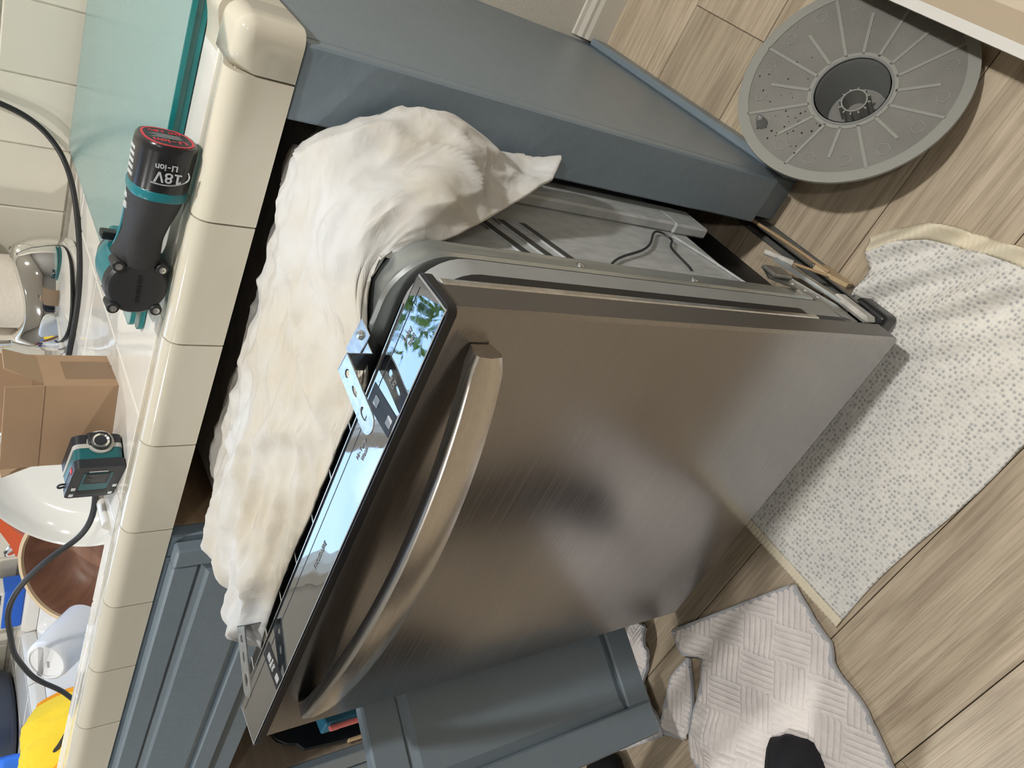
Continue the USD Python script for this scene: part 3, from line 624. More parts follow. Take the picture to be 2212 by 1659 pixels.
# insulation blanket
def blanket():
    ny, nu = 90, 150
    vv = np.linspace(0, 1, ny); P = np.zeros((nu, ny, 3))
    ycol = -.243 + vv * (.13 + .243)
    nyr = -.168 + vv * (.13 + .168)                       # depth of the right-hand part: it hangs behind the tub frame
    ky = A([-.168, -.160, -.140, -.12, -.085, -.05, -.026, -.012, .0, .02, .13])
    I_ = lambda *q: np.interp(nyr, ky, A(q))
    ex = I_(-.078, -.050, -.038, -.030, -.004, .004, .000, -.012, -.040, -.046, -.046)
    ez = I_(.806, .742, .700, .665, .592, .560, .543, .545, .60, .66, .70)
    bx = I_(-.076, -.046, -.032, -.018, .004, .018, .014, .002, -.040, -.046, -.046)
    bz = I_(.818, .785, .765, .745, .700, .690, .690, .70, .72, .74, .75)
    nx_ = I_(-.077, -.050, -.036, -.030, -.014, -.012, -.014, -.018, -.040, -.046, -.046)
    sx = I_(-.120, -.098, -.090, -.080, -.066, -.052, -.046, -.046, -.06, -.06, -.06)
    sz = I_(.822, .828, .832, .836, .842, .844, .842, .840, .836, .826, .76)
    from scipy.interpolate import PchipInterpolator
    for j in range(ny):
        yy = ycol[j]
        top0 = -.568 + .010 * math.sin(yy * 31) + .006 * math.sin(yy * 83 + 1) - .012 * np.interp(yy, [-.243, -.18, 0], [0, 1, .2])
        zf = np.interp(yy, [-.243, -.21, -.15, -.08, -.02, .02, .05, .13], [.838, .845, .850, .846, .834, .822, .80, .74])
        kx = [top0 - .012, top0, top0 + .03, -.40, -.25, -.16, sx[j], (sx[j] + bx[j]) / 2 + .006, bx[j], nx_[j], ex[j]]
        kz = [zf - .045, zf - .024, zf - .004, zf, zf + .002, zf * .6 + sz[j] * .4, sz[j], (sz[j] * .62 + bz[j] * .38), bz[j], bz[j] * .36 + ez[j] * .64, ez[j]]
        if kx[5] >= kx[6]: kx[5] = kx[6] - .02
        K = np.c_[kx, kz]; d = np.r_[0, np.cumsum(np.linalg.norm(np.diff(K, axis=0), axis=1))]
        u = np.linspace(0, d[-1], nu)
        P[:, j, 0] = PchipInterpolator(d, K[:, 0])(u); P[:, j, 2] = PchipInterpolator(d, K[:, 1])(u)
        q_ = np.clip((P[:, j, 0] + .175) / .075, 0, 1); q_ = np.maximum.accumulate(q_ * q_ * (3 - 2 * q_)); P[:, j, 1] = yy * (1 - q_) + nyr[j] * q_
    du_ = np.gradient(P, axis=0); dv_ = np.gradient(P, axis=1); N = np.cross(du_, dv_); N /= np.linalg.norm(N, axis=2, keepdims=True)
    Xc, Yc, Zc = P[..., 0], P[..., 1], P[..., 2]
    f1 = meshkit.fbm(np.stack([Xc * 7, Yc * 16, Zc * 9], -1), 4, 5) - .5
    rid = 1 - np.abs(2 * meshkit.fbm(np.stack([Xc * 3.2 + Yc * 3.0, Yc * 19 - Xc * 3, Zc * 8], -1), 3, 11) - 1)
    rid3 = 1 - np.abs(2 * meshkit.fbm(np.stack([Xc * 17 + Yc * 9, Yc * 21 - Xc * 11, Zc * 15], -1), 2, 41) - 1)
    rid2 = 1 - np.abs(2 * meshkit.fbm(np.stack([Xc * 8.0 - Yc * 7, Yc * 8 + Xc * 7, Zc * 6], -1), 3, 23) - 1)
    frontw = np.clip((-.05 - Yc) / .16, 0, 1)
    leftw = np.clip((-.15 - Xc) / .2, 0, 1)
    pleat = np.sin((Yc + .243) * 150 - Xc * 18 + 2.2 * f1 * 3) * leftw * frontw
    h = .024 * f1 + .013 * (rid ** 4 - .3) * (.6 + frontw) + .012 * (rid2 ** 5 - .2) + .0036 * pleat + .0030 * (rid3 ** 7 - .15)
    edge = np.minimum(1, np.minimum(vv[None, :] * 14 + .12, 1)) * np.minimum(1, (1 - np.linspace(0, 1, nu))[:, None] * 10 + .25)
    h = h * edge
    yl = np.clip((Yc + .012) / .02, 0, 1) * (Xc > -.07)
    yl = np.maximum(yl, .8 * np.clip((-.145 - Yc) / .02, 0, 1) * (Xc > -.15))
    P = P + N * (np.maximum(h, -.014) * (1 - .8 * yl))[..., None]
    # flared tail at the bottom hem
    tail = np.exp(-((np.linspace(0, 1, nu)[:, None] - 1) / .06) ** 2) * np.exp(-((Yc + .04) / .03) ** 2)
    P[..., 0] += .006 * tail
    P[..., 0] = np.where((P[..., 1] > -.008) & (P[..., 0] > -.040), -.040, P[..., 0])
    return P
BP = blanket()
if np.cross(BP[1, 45] - BP[0, 45], BP[0, 46] - BP[0, 45])[2] < 0 and False: BP = BP[::-1]
bl = obj('insulation_blanket', sheet(BP, .003), 'cotton', smooth=True, label='crumpled stained white cloth blanket draped over the top and right side of the dishwasher', cat='blanket')

# ================================================================== FLOOR THINGS
# dishwasher strainer disc
SC_, SN, SR = A([.2085, -.0074, .0728]), A([.46, -.0795, 1.0]), .1626
Rs = frame(z=SN, x=(1, 0, -.46))
st = thing('dishwasher_strainer', 'round grey plastic dishwasher filter plate with a sump cup, tilted on the floor', 'filter', SC_, Rs)
offc = A([-.011, -.013])
hr = .0525
plate = Point(0, 0).buffer(SR - .0155, quad_segs=32).difference(Point(*offc).buffer(hr + .008, quad_segs=24))
obj('mesh_plate', prism(plate, -.002, 0), 'strainer', st, local=True, smooth=False)
obj('rim', prism(Point(0, 0).buffer(SR, quad_segs=32).difference(Point(0, 0).buffer(SR - .016, quad_segs=32)), -.0035, .0012), 'strainer_rim', st, local=True, smooth=False)
obj('hub_ring', prism(Point(*offc).buffer(hr + .009, quad_segs=24).difference(Point(*offc).buffer(hr + .002, quad_segs=24)), -.003, .0012), 'strainer_rim', st, local=True, smooth=False)
for k in range(16):
    a = math.radians(22.5 * k + 8); d_ = A([math.cos(a), math.sin(a)]); e_ = A([-d_[1], d_[0]])
    r1 = (SR - .014) if k % 2 == 0 else SR * .72
    p0_, p1_ = offc + d_ * (hr + .006), offc * .4 + d_ * r1
    if k % 2 == 0: p1_ = d_ * r1
    wd = .0022
    obj('spoke', prism([p0_ + e_ * wd, p1_ + e_ * wd, p1_ - e_ * wd, p0_ - e_ * wd], -.001, .0012), 'strainer_rim', st, local=True, smooth=False)
    a2 = a + math.radians(11.25); c_ = A([math.cos(a2), math.sin(a2)]) * SR * .79
    hexa = lambda r_: [(c_[0] + r_ * math.cos(math.pi / 3 * i + a2), c_[1] + r_ * math.sin(math.pi / 3 * i + a2)) for i in range(6)]
    obj('hexagon', prism(Polygon(hexa(.0095)).difference(Polygon(hexa(.0085))), -.001, .0008), 'strainer_rim', st, local=True, smooth=False)
cup = lathe([(hr, .002), (hr + .0035, .002), (hr + .0035, -.002), (hr + .001, -.003), (hr - .0065, -.060), (hr - .008, -.063), (0, -.063), (0, -.0605), (hr - .011, -.0605), (hr - .0035, -.004), (hr - .002, .0005)], 56, closed=False)
cupo = obj('sump_cup', xf(cup, None, (*offc, 0)), 'strainer_cup', st, local=True, smooth=40)
obj('cup_mesh', xf(prism(Point(0, 0).buffer(hr - .014, quad_segs=20), -.0605, -.058), None, (*offc, 0)), 'strainer', cupo, local=True, smooth=False)
inner_r = lathe([(.0165, -.058), (.0165, -.024), (.0185, -.024), (.0185, -.058)], 32, closed=True)
obj('centre_socket', xf(inner_r, None, (*offc, 0)), 'strainer_rim', cupo, local=True)
for k in range(12):
    a = math.radians(30 * k)
    obj('rib', xf(cbox((.018, -.0012, -.058), (.0225, .0012, -.026), .0004), rot([0, 0, 1], 30 * k), (*offc, 0)), 'strainer_rim', cupo, local=True)
g = np.random.default_rng(5)
cr = [m3.Manifold.sphere(.0007 + .0012 * g.random() ** 2, 6).translate([float(-.085 + g.normal() * .035), float(.045 + g.normal() * .05), .0004]) for _ in range(60)]
cr = [c for c in cr if .065 < math.hypot(*(A(c.bounding_box()[:2]) - offc)) and math.hypot(*c.bounding_box()[:2]) < SR - .02]
obj('crumbs', cat_(*cr), 'crumb', st, local=True, kind='stuff')
nz = lathe([(.0085, 0), (.0082, .004), (.0048, .019), (.0040, .0195), (.0034, .018), (0, .016)], 20)
obj('nozzle', xf(nz, None, (-.119, .057, .0005)), 'strainer_cup', st, local=True)

# tray at the right edge
ty = thing('plastic_tray', 'cream plastic tray with a thick white rim overhanging the filter plate', 'tray', (.70, -.05, 0))
TX0, TX1, TY0, TY1, TZ = .316, 1.10, -.46, .34, .165
tz = .093
def loft(rects, cap_b=True):
    V = np.vstack([np.c_[q, np.full(len(q), z)] for q, z in rects]); n = len(rects[0][0])
    F = [f for i in range(len(rects) - 1) for j in range(n) for f in ((i * n + j, i * n + (j + 1) % n, (i + 1) * n + (j + 1) % n), (i * n + j, (i + 1) * n + (j + 1) % n, (i + 1) * n + j))]
    for s_, b in ((0, 0), (1, (len(rects) - 1) * n)):
        F += [((b, b + j + 1, b + j) if s_ == 0 else (b, b + j, b + j + 1)) for j in range(1, n - 1)]
    m = trimesh.Trimesh(V, F, process=False)
    if m.volume < 0: m.invert()
    return m
rr_ = lambda ins, r: rrect(TX0 + ins, TY0 + ins, TX1 - ins, TY1 - ins, r, 6)
obj('tray_body', loft([(rr_(.052, .03), 0), (rr_(.012, .04), tz - .006), (rr_(.014, .038), tz - .006), (rr_(.055, .028), .004)]), 'tray_beige', ty, smooth=40)
rim_o, rim_i = Polygon(rr_(0, .045)), Polygon(rr_(.0135, .035))
obj('rim', prism(rim_o.difference(rim_i), tz - .010, tz), 'tray_white', ty, smooth=False)

# kitchen mat, its right end wrinkled
def mat_grid(nx=150, ny=90):
    s = np.linspace(0, 1, nx)[:, None] * np.ones((1, ny)); t_ = np.linspace(0, 1, ny)[None, :] * np.ones((nx, 1))
    from scipy.interpolate import PchipInterpolator
    back = PchipInterpolator([0, .55, .75, .88, 1], [-.15, -.17, -.18, -.185, -.143])
    xl = -.463 + 0 * t_
    xr = np.interp(t_, [0, .3, .6, .8, .92, 1], [.165, .145, .122, .100, .070, .036])      # right end, from front to back
    x = xl + (xr - xl) * s
    yf = -.489 + .006 * np.sin(s * 9) - .010 * np.clip(s - .8, 0, 1)
    yb = back(s)
    # left back edge bites in near the rail
    y = yf + (yb - yf) * t_
    w_ = np.clip((s - .62) / .3, 0, 1) * np.clip((t_ - .1) / .5, 0, 1)
    ph = (x * .8 + y * 1.0)
    z = .0065 + w_ * (.012 + .011 * np.sin(ph * 92 + 2.2) + .008 * np.sin(ph * 57 - x * 30))
    z += .0018 * (meshkit.fbm(np.stack([x * 9, y * 9, x * 0], -1), 3, 2) - .5)
    z += .010 * np.exp(-((y + .335) / .020) ** 2) * np.clip((s - .45) / .3, 0, 1) * .6
    under = (y > -.31) & (x < -.03)
    return np.stack([x, y, np.maximum(z, .006)], -1)
MP = mat_grid()
# the part beneath the dishwasher's front is left flat
sg = lambda q: 1 / (1 + np.exp(-q))
flat = sg((MP[..., 1] + .318) / .006) * sg((-.062 - MP[..., 0]) / .010); MP[..., 2] = MP[..., 2] * (1 - flat) + .0058 * flat
km = thing('kitchen_mat', 'pale grey woven kitchen mat with cream ribbed ends under the dishwasher door', 'mat', (-.2, -.35, 0))
obj('woven_field', sheet(MP[4:-5], .0055), 'mat_weave', km, smooth=True)
def ribbed(G):
    G = G.copy(); n = G.shape[1]
    from scipy.ndimage import zoom as zm
    Q = np.stack([zm(G[..., k], (1.0 if G.shape[0] > 2 else 2, 3.0), order=1) for k in range(3)], -1)
    m_ = Q.shape[1]; Q[..., 2] += .0009 * np.abs(np.sin(np.arange(m_) * np.pi * 48 / m_))[None, :]
    return sheet(Q, .005)
obj('ribbed_end', ribbed(MP[:5]), 'mat_border', km, smooth=True)
obj('ribbed_end', ribbed(MP[-6:]), 'mat_border', km, smooth=True)

# towel: basket-weave cloth, crumpled towards the foot
def coons(b, r, t_, l, n=80, m_=70):
    """patch between four polylines: bottom and top run in s, left and right in t"""
    def res(P, k):
        P = A(P, float); d = np.r_[0, np.cumsum(np.linalg.norm(np.diff(P, axis=0), axis=1))]
        return np.stack([np.interp(np.linspace(0, d[-1], k), d, P[:, i]) for i in range(2)], 1)
    B, T_, L_, R_ = res(b, n), res(t_, n), res(l, m_), res(r, m_)
    s = np.linspace(0, 1, n)[:, None, None]; q = np.linspace(0, 1, m_)[None, :, None]
    return (1 - q) * B[:, None] + q * T_[:, None] + (1 - s) * L_[None] + s * R_[None] - ((1 - s) * (1 - q) * B[0] + s * (1 - q) * B[-1] + (1 - s) * q * T_[0] + s * q * T_[-1])
def cloth_z(P, amp, sc_, seed, base):
    return base + amp * np.maximum(0, meshkit.fbm(np.stack([P[..., 0] * sc_, P[..., 1] * sc_, P[..., 0] * 0], -1), 3, seed) - .38)
def weave(P, z, size=.062, depth=.0030, freq=6, ang=math.radians(38)):
    u = (P[..., 0] * math.cos(ang) + P[..., 1] * math.sin(ang)) / size; v = (-P[..., 0] * math.sin(ang) + P[..., 1] * math.cos(ang)) / size
    par = (np.floor(u) + np.floor(v)) % 2
    ph = np.where(par > 0, u, v) * freq
    return z + depth * (np.sin(ph * 2 * np.pi) * .5 + .5)
tw = thing('kitchen_towel', 'beige basket-weave kitchen towel with a grey hem lying on the floor by the mat corner', 'towel', (-.65, -.45, 0))
def flap(boundary, name, seed, amp, base, n=260, m_=230, ridge=None):
    P2 = coons(*boundary, n=n, m_=m_); z = cloth_z(P2, amp, 11, seed, base)
    if ridge is not None: z = z + ridge(P2)
    z = weave(P2, z)
    p = obj(name, sheet(np.dstack([P2, z]), .0035), 'towel_cloth', tw, smooth=True)
    for e in (np.s_[0, :], np.s_[-1, :], np.s_[:, 0], np.s_[:, -1]):
        E_ = np.dstack([P2, z])[e][::9]
        obj('hem', tube(E_, 1, section=[(-.0036, -.0042), (.0036, -.0042), (.0042, 0), (.0034, .0034), (-.0034, .0034), (-.0042, 0)], upv=(0, 0, 1)), 'towel_border', p)
    return p
rdg = lambda P: .022 * np.exp(-((P[..., 0] + .80) / .05) ** 2) * (.6 + .8 * meshkit.fbm(np.stack([P[..., 0] * 25, P[..., 1] * 25, 0 * P[..., 0]], -1), 3, 9)) * np.clip((-.42 - P[..., 1]) / .05, 0, 1)
flap(([(-.727, -.300), (-.466, -.402)], [(-.466, -.402), (-.480, -.453), (-.487, -.501), (-.510, -.525), (-.517, -.597), (-.575, -.74)], [(-.865, -.47), (-.86, -.60), (-.84, -.72), (-.575, -.74)], [(-.727, -.300), (-.737, -.342), (-.700, -.372), (-.742, -.400), (-.80, -.425), (-.865, -.47)]), 'towel_top', 4, .022, .012, ridge=rdg)
flap(([(-.742, -.352), (-.752, -.362)], [(-.752, -.362), (-.80, -.41), (-.86, -.445)], [(-.905, -.400), (-.86, -.445)], [(-.742, -.352), (-.80, -.352), (-.905, -.400)]), 'folded_corner', 6, .006, .007, n=60, m_=80)
dc = thing('dishcloth', 'small striped cloth bundled on the floor beneath the open cabinet door', 'cloth', (-.86, -.33, 0))
P2 = coons([(-.80, -.225), (-.775, -.255)], [(-.775, -.255), (-.80, -.29), (-.872, -.315), (-.90, -.41)], [(-1.02, -.37), (-.90, -.41)], [(-.80, -.225), (-.92, -.27), (-1.02, -.37)], n=150, m_=190)
z = cloth_z(P2, .03, 16, 8, .010) + .022 * np.exp(-(((P2[..., 0] + .80) / .03) ** 2 + ((P2[..., 1] + .27) / .025) ** 2))
z = weave(P2, z, .05, .0022, 6, math.radians(10))
c_ = obj('cloth', sheet(np.dstack([P2, z]), .003), 'towel_cloth', dc, smooth=True)
for e in (np.s_[-1, :], np.s_[:, 0], np.s_[:, -1], np.s_[0, :]):
    obj('hem', tube(np.dstack([P2, z])[e][::7], 1, section=[(-.0036, -.004), (.0036, -.004), (.0034, .0032), (-.0034, .0032)], upv=(0, 0, 1)), 'towel_border', c_)
fc = coons([(-1.10, -.330), (-1.04, -.352)], [(-1.04, -.352), (-1.07, -.46), (-1.10, -.56)], [(-1.22, -.50), (-1.10, -.56)], [(-1.10, -.330), (-1.18, -.40), (-1.22, -.50)], n=60, m_=60)

# ================================================================== PERSON (only the feet are in the picture)
def body(balls_chains, ref=.012):
    M_ = None
    for a, b in balls_chains:
        h_ = hull(a, b); M_ = h_ if M_ is None else M_ + h_
    M_ = M_.refine_to_length(ref * 2); m_ = M_.to_mesh(); T_ = trimesh.Trimesh(m_.vert_properties[:, :3], m_.tri_verts, process=True)
    trimesh.smoothing.filter_taubin(T_, iterations=12); return T_
toe1, toe2 = A([-.668, -.584, .040]), A([-1.085, -.378, .034])
d1, d2 = A([.55, .83, 0]), A([.42, .90, 0]); d1 /= np.linalg.norm(d1); d2 /= np.linalg.norm(d2)
pel = A([-.90, -.74, .90])
def leg(toe, d, side, hipx):
    lat = A([-d[1], d[0], 0]) * side
    heel = toe - d * .205; heel = heel * A([1, 1, 0]) + A([0, 0, toe[2]]); ank = heel + d * .045 + A([0, 0, .070]); knee = (ank + hipx) / 2 + d * .045; knee[2] = .48
    ball = toe - d * .045
    z_ = lambda r: A([0, 0, r - toe[2] + .002])
    ch = [((toe + z_(.033), .033), (ball + z_(.043), .043)), ((toe + z_(.028) + lat * .022 - d * .022, .028), (ball + lat * .012 + z_(.043), .043)), ((ball + z_(.043), .043), (heel + z_(.036), .036)),
          ((ball + z_(.050), .042), (ank, .050)), ((heel + z_(.040), .038), (ank, .050)), ((ank + d * .035 - A([0, 0, .025]), .062), (ank + A([0, 0, .06]), .060)), ((ank - d * .01 - A([0, 0, .025]), .058), (ank + A([0, 0, .06]), .060)),
          ((ank, .052), (knee - d * .02 - A([0, 0, .12]), .066)), ((knee - d * .02 - A([0, 0, .12]), .066), (knee, .068)), ((knee, .068), (hipx, .088))]
    for k in range(3): ch.append(((toe + z_(.024) + lat * (.026 - .022 * k) + d * (.012 - .006 * abs(k - 1)), .024), (ball + z_(.040) + lat * (.02 - .02 * k), .036)))
    return ch
acr = A([-.86 + .99, .83 * 0, 0])
latp = A([-.45, -.89 + .0, 0])
fwd = A([.5, .86, 0]); side_ = A([fwd[1], -fwd[0], 0])
hipR, hipL = pel + side_ * .09, pel - side_ * .09
chest = pel + A([0, 0, .42]) + fwd * .05; neck = chest + A([0, 0, .17]) + fwd * .03; head = neck + A([0, 0, .15]) + fwd * .05
chains = leg(toe1, d1, 1, hipR) + leg(toe2, d2, -1, hipL)
chains += [((pel + side_ * .07, .10), (pel - side_ * .07, .10)), ((pel + side_ * .06, .11), (chest + side_ * .07, .115)), ((pel - side_ * .06, .11), (chest - side_ * .07, .115)), ((chest + side_ * .13 + A([0, 0, .06]), .062), (chest - side_ * .13 + A([0, 0, .06]), .062)), ((chest + A([0, 0, .09]), .07), (neck, .052)), ((neck, .052), (head - A([0, 0, .05]), .055))]
pr = thing('person', 'person standing at the frame edge, black trousers and black shoes on the towel', 'person', (-.93, -.7, 0))
bt = body(chains)
hands = []
for s_ in (1, -1):
    sh = chest + side_ * .165 * s_ + A([0, 0, .05]); el = sh + side_ * .04 * s_ + A([0, 0, -.28]) + fwd * .02; wr = el + A([0, 0, -.23]) + fwd * .06
    arm = [((sh, .058), (el, .045)), ((el, .045), (wr, .032)), ((wr, .030), (wr + A([0, 0, -.05]) + fwd * .01, .026))]
    hb = wr + A([0, 0, -.06]) + fwd * .012
    arm += [((wr + A([0, 0, -.03]), .027), (hb + fwd * .02 - A([0, 0, .035]), .015)), ((wr + A([0, 0, -.03]), .027), (hb - fwd * .025 - A([0, 0, .035]), .015))]
    for k, L_ in enumerate((.062, .074, .07, .055)):
        kb = hb + fwd * (.024 - .016 * k) - A([0, 0, .042]); mid = kb - A([0, 0, L_ * .5]) - side_ * s_ * .006; tip = mid - A([0, 0, L_ * .42]) - side_ * s_ * .018
        arm += [((kb, .0088), (mid, .008)), ((mid, .008), (tip, .007))]
    th = wr + A([0, 0, -.045]) + fwd * .030; arm += [((wr + A([0, 0, -.03]) + fwd * .01, .016), (th - A([0, 0, .025]) + fwd * .012, .010)), ((th - A([0, 0, .025]) + fwd * .012, .010), (th - A([0, 0, .055]) + fwd * .012 - side_ * s_ * .01, .008))]
    hands += arm
skin_m = body([((head, .088), (head + fwd * .02 + A([0, 0, -.05]), .070)), ((head + A([0, 0, .02]), .092), (head - fwd * .02, .088)), ((head + fwd * .075 + A([0, 0, -.085]), .026), (head + fwd * .03 - A([0, 0, .05]), .06)), ((head + fwd * .088, .010), (head + fwd * .108 - A([0, 0, .03]), .013)),
                ((head + side_ * .086, .012), (head + side_ * .088 - A([0, 0, .035]), .010)), ((head - side_ * .086, .012), (head - side_ * .088 - A([0, 0, .035]), .010)), ((neck - A([0, 0, .03]), .05), (head - A([0, 0, .06]), .052))] , .008)
allb = trimesh.util.concatenate([bt]) ; armm = body(hands, .006)
obj('body', cat_(as_vf(skin_m), as_vf(armm)), 'skin', pr, smooth=60)
obj('clothing', bt, 'black_cloth', pr, smooth=60)
sl = []
for s_ in (1, -1):
    sh = chest + side_ * .165 * s_ + A([0, 0, .05]); el = sh + side_ * .04 * s_ + A([0, 0, -.28]) + fwd * .02; wr = el + A([0, 0, -.23]) + fwd * .06
    sl += [((chest + side_ * .12 * s_ + A([0, 0, .06]), .07), (sh, .068)), ((sh, .068), (el, .056)), ((el, .056), (wr + A([0, 0, .02]), .042))]
sl += [((pel + side_ * .07 + A([0, 0, .06]), .118), (chest + side_ * .08, .124)), ((pel - side_ * .07 + A([0, 0, .06]), .118), (chest - side_ * .08, .124)), ((chest + side_ * .12 + A([0, 0, .06]), .072), (chest - side_ * .12 + A([0, 0, .06]), .072))]
obj('jacket', body(sl), 'navy_cloth', pr, smooth=60)
obj('hair', body([((head + A([0, 0, .035]) - fwd * .012, .095), (head - fwd * .03, .09)), ((head + A([0, 0, .035]) - fwd * .012, .095), (head + A([0, 0, .06]) + fwd * .03, .07))], .01), 'hair', pr, smooth=60)
for s_ in (1, -1): obj('eye', m3.Manifold.sphere(.009, 16).translate(list(map(float, head + fwd * .082 + side_ * .03 * s_ + A([0, 0, .002])))), 'print_white', pr)
obj('mouth', tube([head + fwd * .090 - side_ * .02 - A([0, 0, .062]), head + fwd * .096 - A([0, 0, .062]), head + fwd * .090 + side_ * .02 - A([0, 0, .062])], .004, 6), 'pink_tube', pr)
for t_, d_ in ((toe1, d1), (toe2, d2)):
    l_ = A([-d_[1], d_[0], 0])
    so = [(t_ + d_ * .030 + l_ * 0)[:2], (t_ + d_ * .02 + l_ * .025)[:2], (t_ - d_ * .03 + l_ * .043)[:2], (t_ - d_ * .12 + l_ * .036)[:2], (t_ - d_ * .22 + l_ * .030)[:2], (t_ - d_ * .245)[:2], (t_ - d_ * .22 - l_ * .030)[:2], (t_ - d_ * .12 - l_ * .036)[:2], (t_ - d_ * .03 - l_ * .043)[:2], (t_ + d_ * .02 - l_ * .025)[:2]]
    obj('shoe_sole', prism(Polygon(so).buffer(-.012), .0005, .010), 'black_rubber', pr)

# ================================================================== THINGS ON THE COUNTER
# two frosted glass shelves lying on each other
for k, (zz, dx, dy, lab) in enumerate(((ZC + .0012, 0, 0, 'lower of two frosted glass shelves on the tile counter'), (ZC + .0125, .008, -.002, 'upper frosted glass shelf, directly under the cordless driver'))):
    g_ = thing('glass_shelf', lab, 'glass shelf', (-.16, .35, zz), group=None)
    q = Polygon(rrect(-.372 + dx, .105 + dy, .046 - .012 + dx * .5, .575, .012))
    obj('pane', prism(q.buffer(-.0009), zz, zz + .0055), 'shelf_glass', g_, smooth=False)
    obj('polished_edge', prism(q.buffer(.0006).difference(q.buffer(-.0010)), zz + .0003, zz + .0052), 'glass_edge', g_, smooth=False)
    if k == 0:
        for px_, py_ in ((-.345, .13), (.012, .13), (-.345, .55), (.012, .55)): obj('foot_pad', cbox((px_ - .006, py_ - .006, zz + .0056), (px_ + .006, py_ + .006, zz + .0110), .001), 'light_grey', g_)

# cordless impact driver
dY = A([-.021, .160, .012]); dX = A([.177, .002, .002])
Rm = frame(y=dY, z=(0, 0, 1)); Dt = A([-.266, .040, .9525])
dl = thing('cordless_driver', 'black and teal cordless impact driver lying on the glass shelves', 'power drill', Dt, Rm)
def along_y(prof, n=40): return swap(lathe(prof, n), [0, 2, 1]) if False else xf(lathe(prof, n), A([[1, 0, 0], [0, 0, 1], [0, -1, 0.]]) @ np.eye(3))
def ylathe(prof, n=40):
    v, f = as_vf(lathe(prof, n)); return v[:, [0, 2, 1]], f[:, ::-1]
obj('motor_housing', ylathe([(.0295, .010), (.0305, .013), (.0305, .060), (.029, .070), (.026, .082), (0, .082), (0, .010)]), 'drill_teal', dl, local=True)
capm = obj('rear_cap', cat_(ylathe([(0, .0005), (.024, 0), (.0285, .0015), (.0312, .005), (.0318, .010), (.0318, .016), (0, .016)], 48), *[ylathe_ for ylathe_ in [xf(ylathe([(0, 0), (.0058, 0), (.0064, .001), (.0064, .020), (0, .020)], 20), None, (sx * .0245, -.0008, sz * .0215)) for sx in (-1, 1) for sz in (-1, 1)]]), 'drill_black', dl, local=True)
for sx in (-1, 1):
    for sz in (-1, 1): obj('screw', xf(ylathe([(0, .0004), (.0012, .0004), (.0014, -.0006), (.0036, -.0005), (.0038, .001), (0, .001)], 16), None, (sx * .0245, -.0014, sz * .0215)), 'zinc_bright', capm, local=True)
obj('lettering', text('BRUSHLESS', .0042, (0, .0003, -.001), (1, 0, 0), (0, 0, 1), .0004, True), 'black_plastic', capm, local=True, smooth=False)
obj('belt_clip', cat_(cbox((-.034, .030, -.010), (-.0295, .052, .012), .0015), cbox((-.038, .034, -.006), (-.0335, .060, .008), .0015)), 'black_plastic', dl, local=True)
for k in range(4): obj('vent', xf(cbox((-.0085, .020 + .0, .0), (.0085, .0225, .0012), .0003), rot([0, 1, 0], -48), (math.sin(math.radians(-48)) * .0300, .0055 * k, math.cos(math.radians(-48)) * .0300)), 'black_plastic', dl, local=True)
obj('nose_cone', ylathe([(.0268, .068), (.0275, .074), (.0262, .080), (.0235, .092), (.019, .101), (.013, .105), (0, .105), (0, .068)]), 'drill_black', dl, local=True)
obj('collet', ylathe([(.0095, .104), (.0105, .107), (.0105, .119), (.0085, .123), (0, .123), (0, .104)], 28), 'zinc_bright', dl, local=True)
obj('driver_bit', cat_(ylathe([(.0042, .120), (.0042, .150), (.0034, .157), (0, .159), (0, .120)], 6), ylathe([(.0052, .123), (.0052, .136), (0, .136), (0, .123)], 20)), 'chrome', dl, local=True, smooth=False)
secs = [(.012, .031, .026, .0245), (.026, .027, .027, .0240), (.042, .020, .0225, .0210), (.058, .013, .0200, .0195), (.076, .006, .0235, .0205), (.094, -.002, .0275, .0228), (.108, -.008, .0290, .0245), (.116, -.011, .0305, .0258)]
secs = [(a_, b_, c_ * 1.04, d_) for a_, b_, c_, d_ in secs]
def superoval(hy, hz, n=36, p=2.6):
    t_ = np.linspace(0, 2 * np.pi, n, endpoint=False); c, s = np.cos(t_), np.sin(t_)
    return np.stack([hy * np.sign(c) * np.abs(c) ** (2 / p), hz * np.sign(s) * np.abs(s) ** (2 / p)], 1)
def xloft(secs_, p=2.6, n=36):
    V = np.vstack([np.c_[np.full(n, x), superoval(hy, hz, n, p) + A([cy, 0])] for x, cy, hy, hz in secs_])
    F = [f for i in range(len(secs_) - 1) for j in range(n) for f in ((i * n + j, i * n + (j + 1) % n, (i + 1) * n + (j + 1) % n), (i * n + j, (i + 1) * n + (j + 1) % n, (i + 1) * n + j))]
    c0, c1 = len(V), len(V) + 1; V = np.vstack([V, V[:n].mean(0), V[-n:].mean(0)])
    F += [(c0, (j + 1) % n, j) for j in range(n)] + [(c1, (len(secs_) - 1) * n + j, (len(secs_) - 1) * n + (j + 1) % n) for j in range(n)]
    m = trimesh.Trimesh(V, F, process=False)
    if m.volume < 0: m.invert()
    return m
from scipy.interpolate import PchipInterpolator
Sx = A(secs); xs_ = np.linspace(.012, .116, 26); secs_f = np.c_[xs_, *[PchipInterpolator(Sx[:, 0], Sx[:, k])(xs_) for k in (1, 2, 3)]]
grip = obj('grip', xloft(secs_f), 'drill_grip', dl, local=True, smooth=50)
obj('collar', xloft([(.020, .036, .0286, .0246), (.0225, .036, .0292, .0252), (.027, .036, .0286, .0246)]), 'drill_teal', dl, local=True, smooth=50)
obj('teal_inlay', tube(spline([(.028, .046, .0190), (.045, .034, .0185), (.07, .024, .0180), (.088, .016, .0195)], 8), .0016, 8), 'drill_teal', dl, local=True)
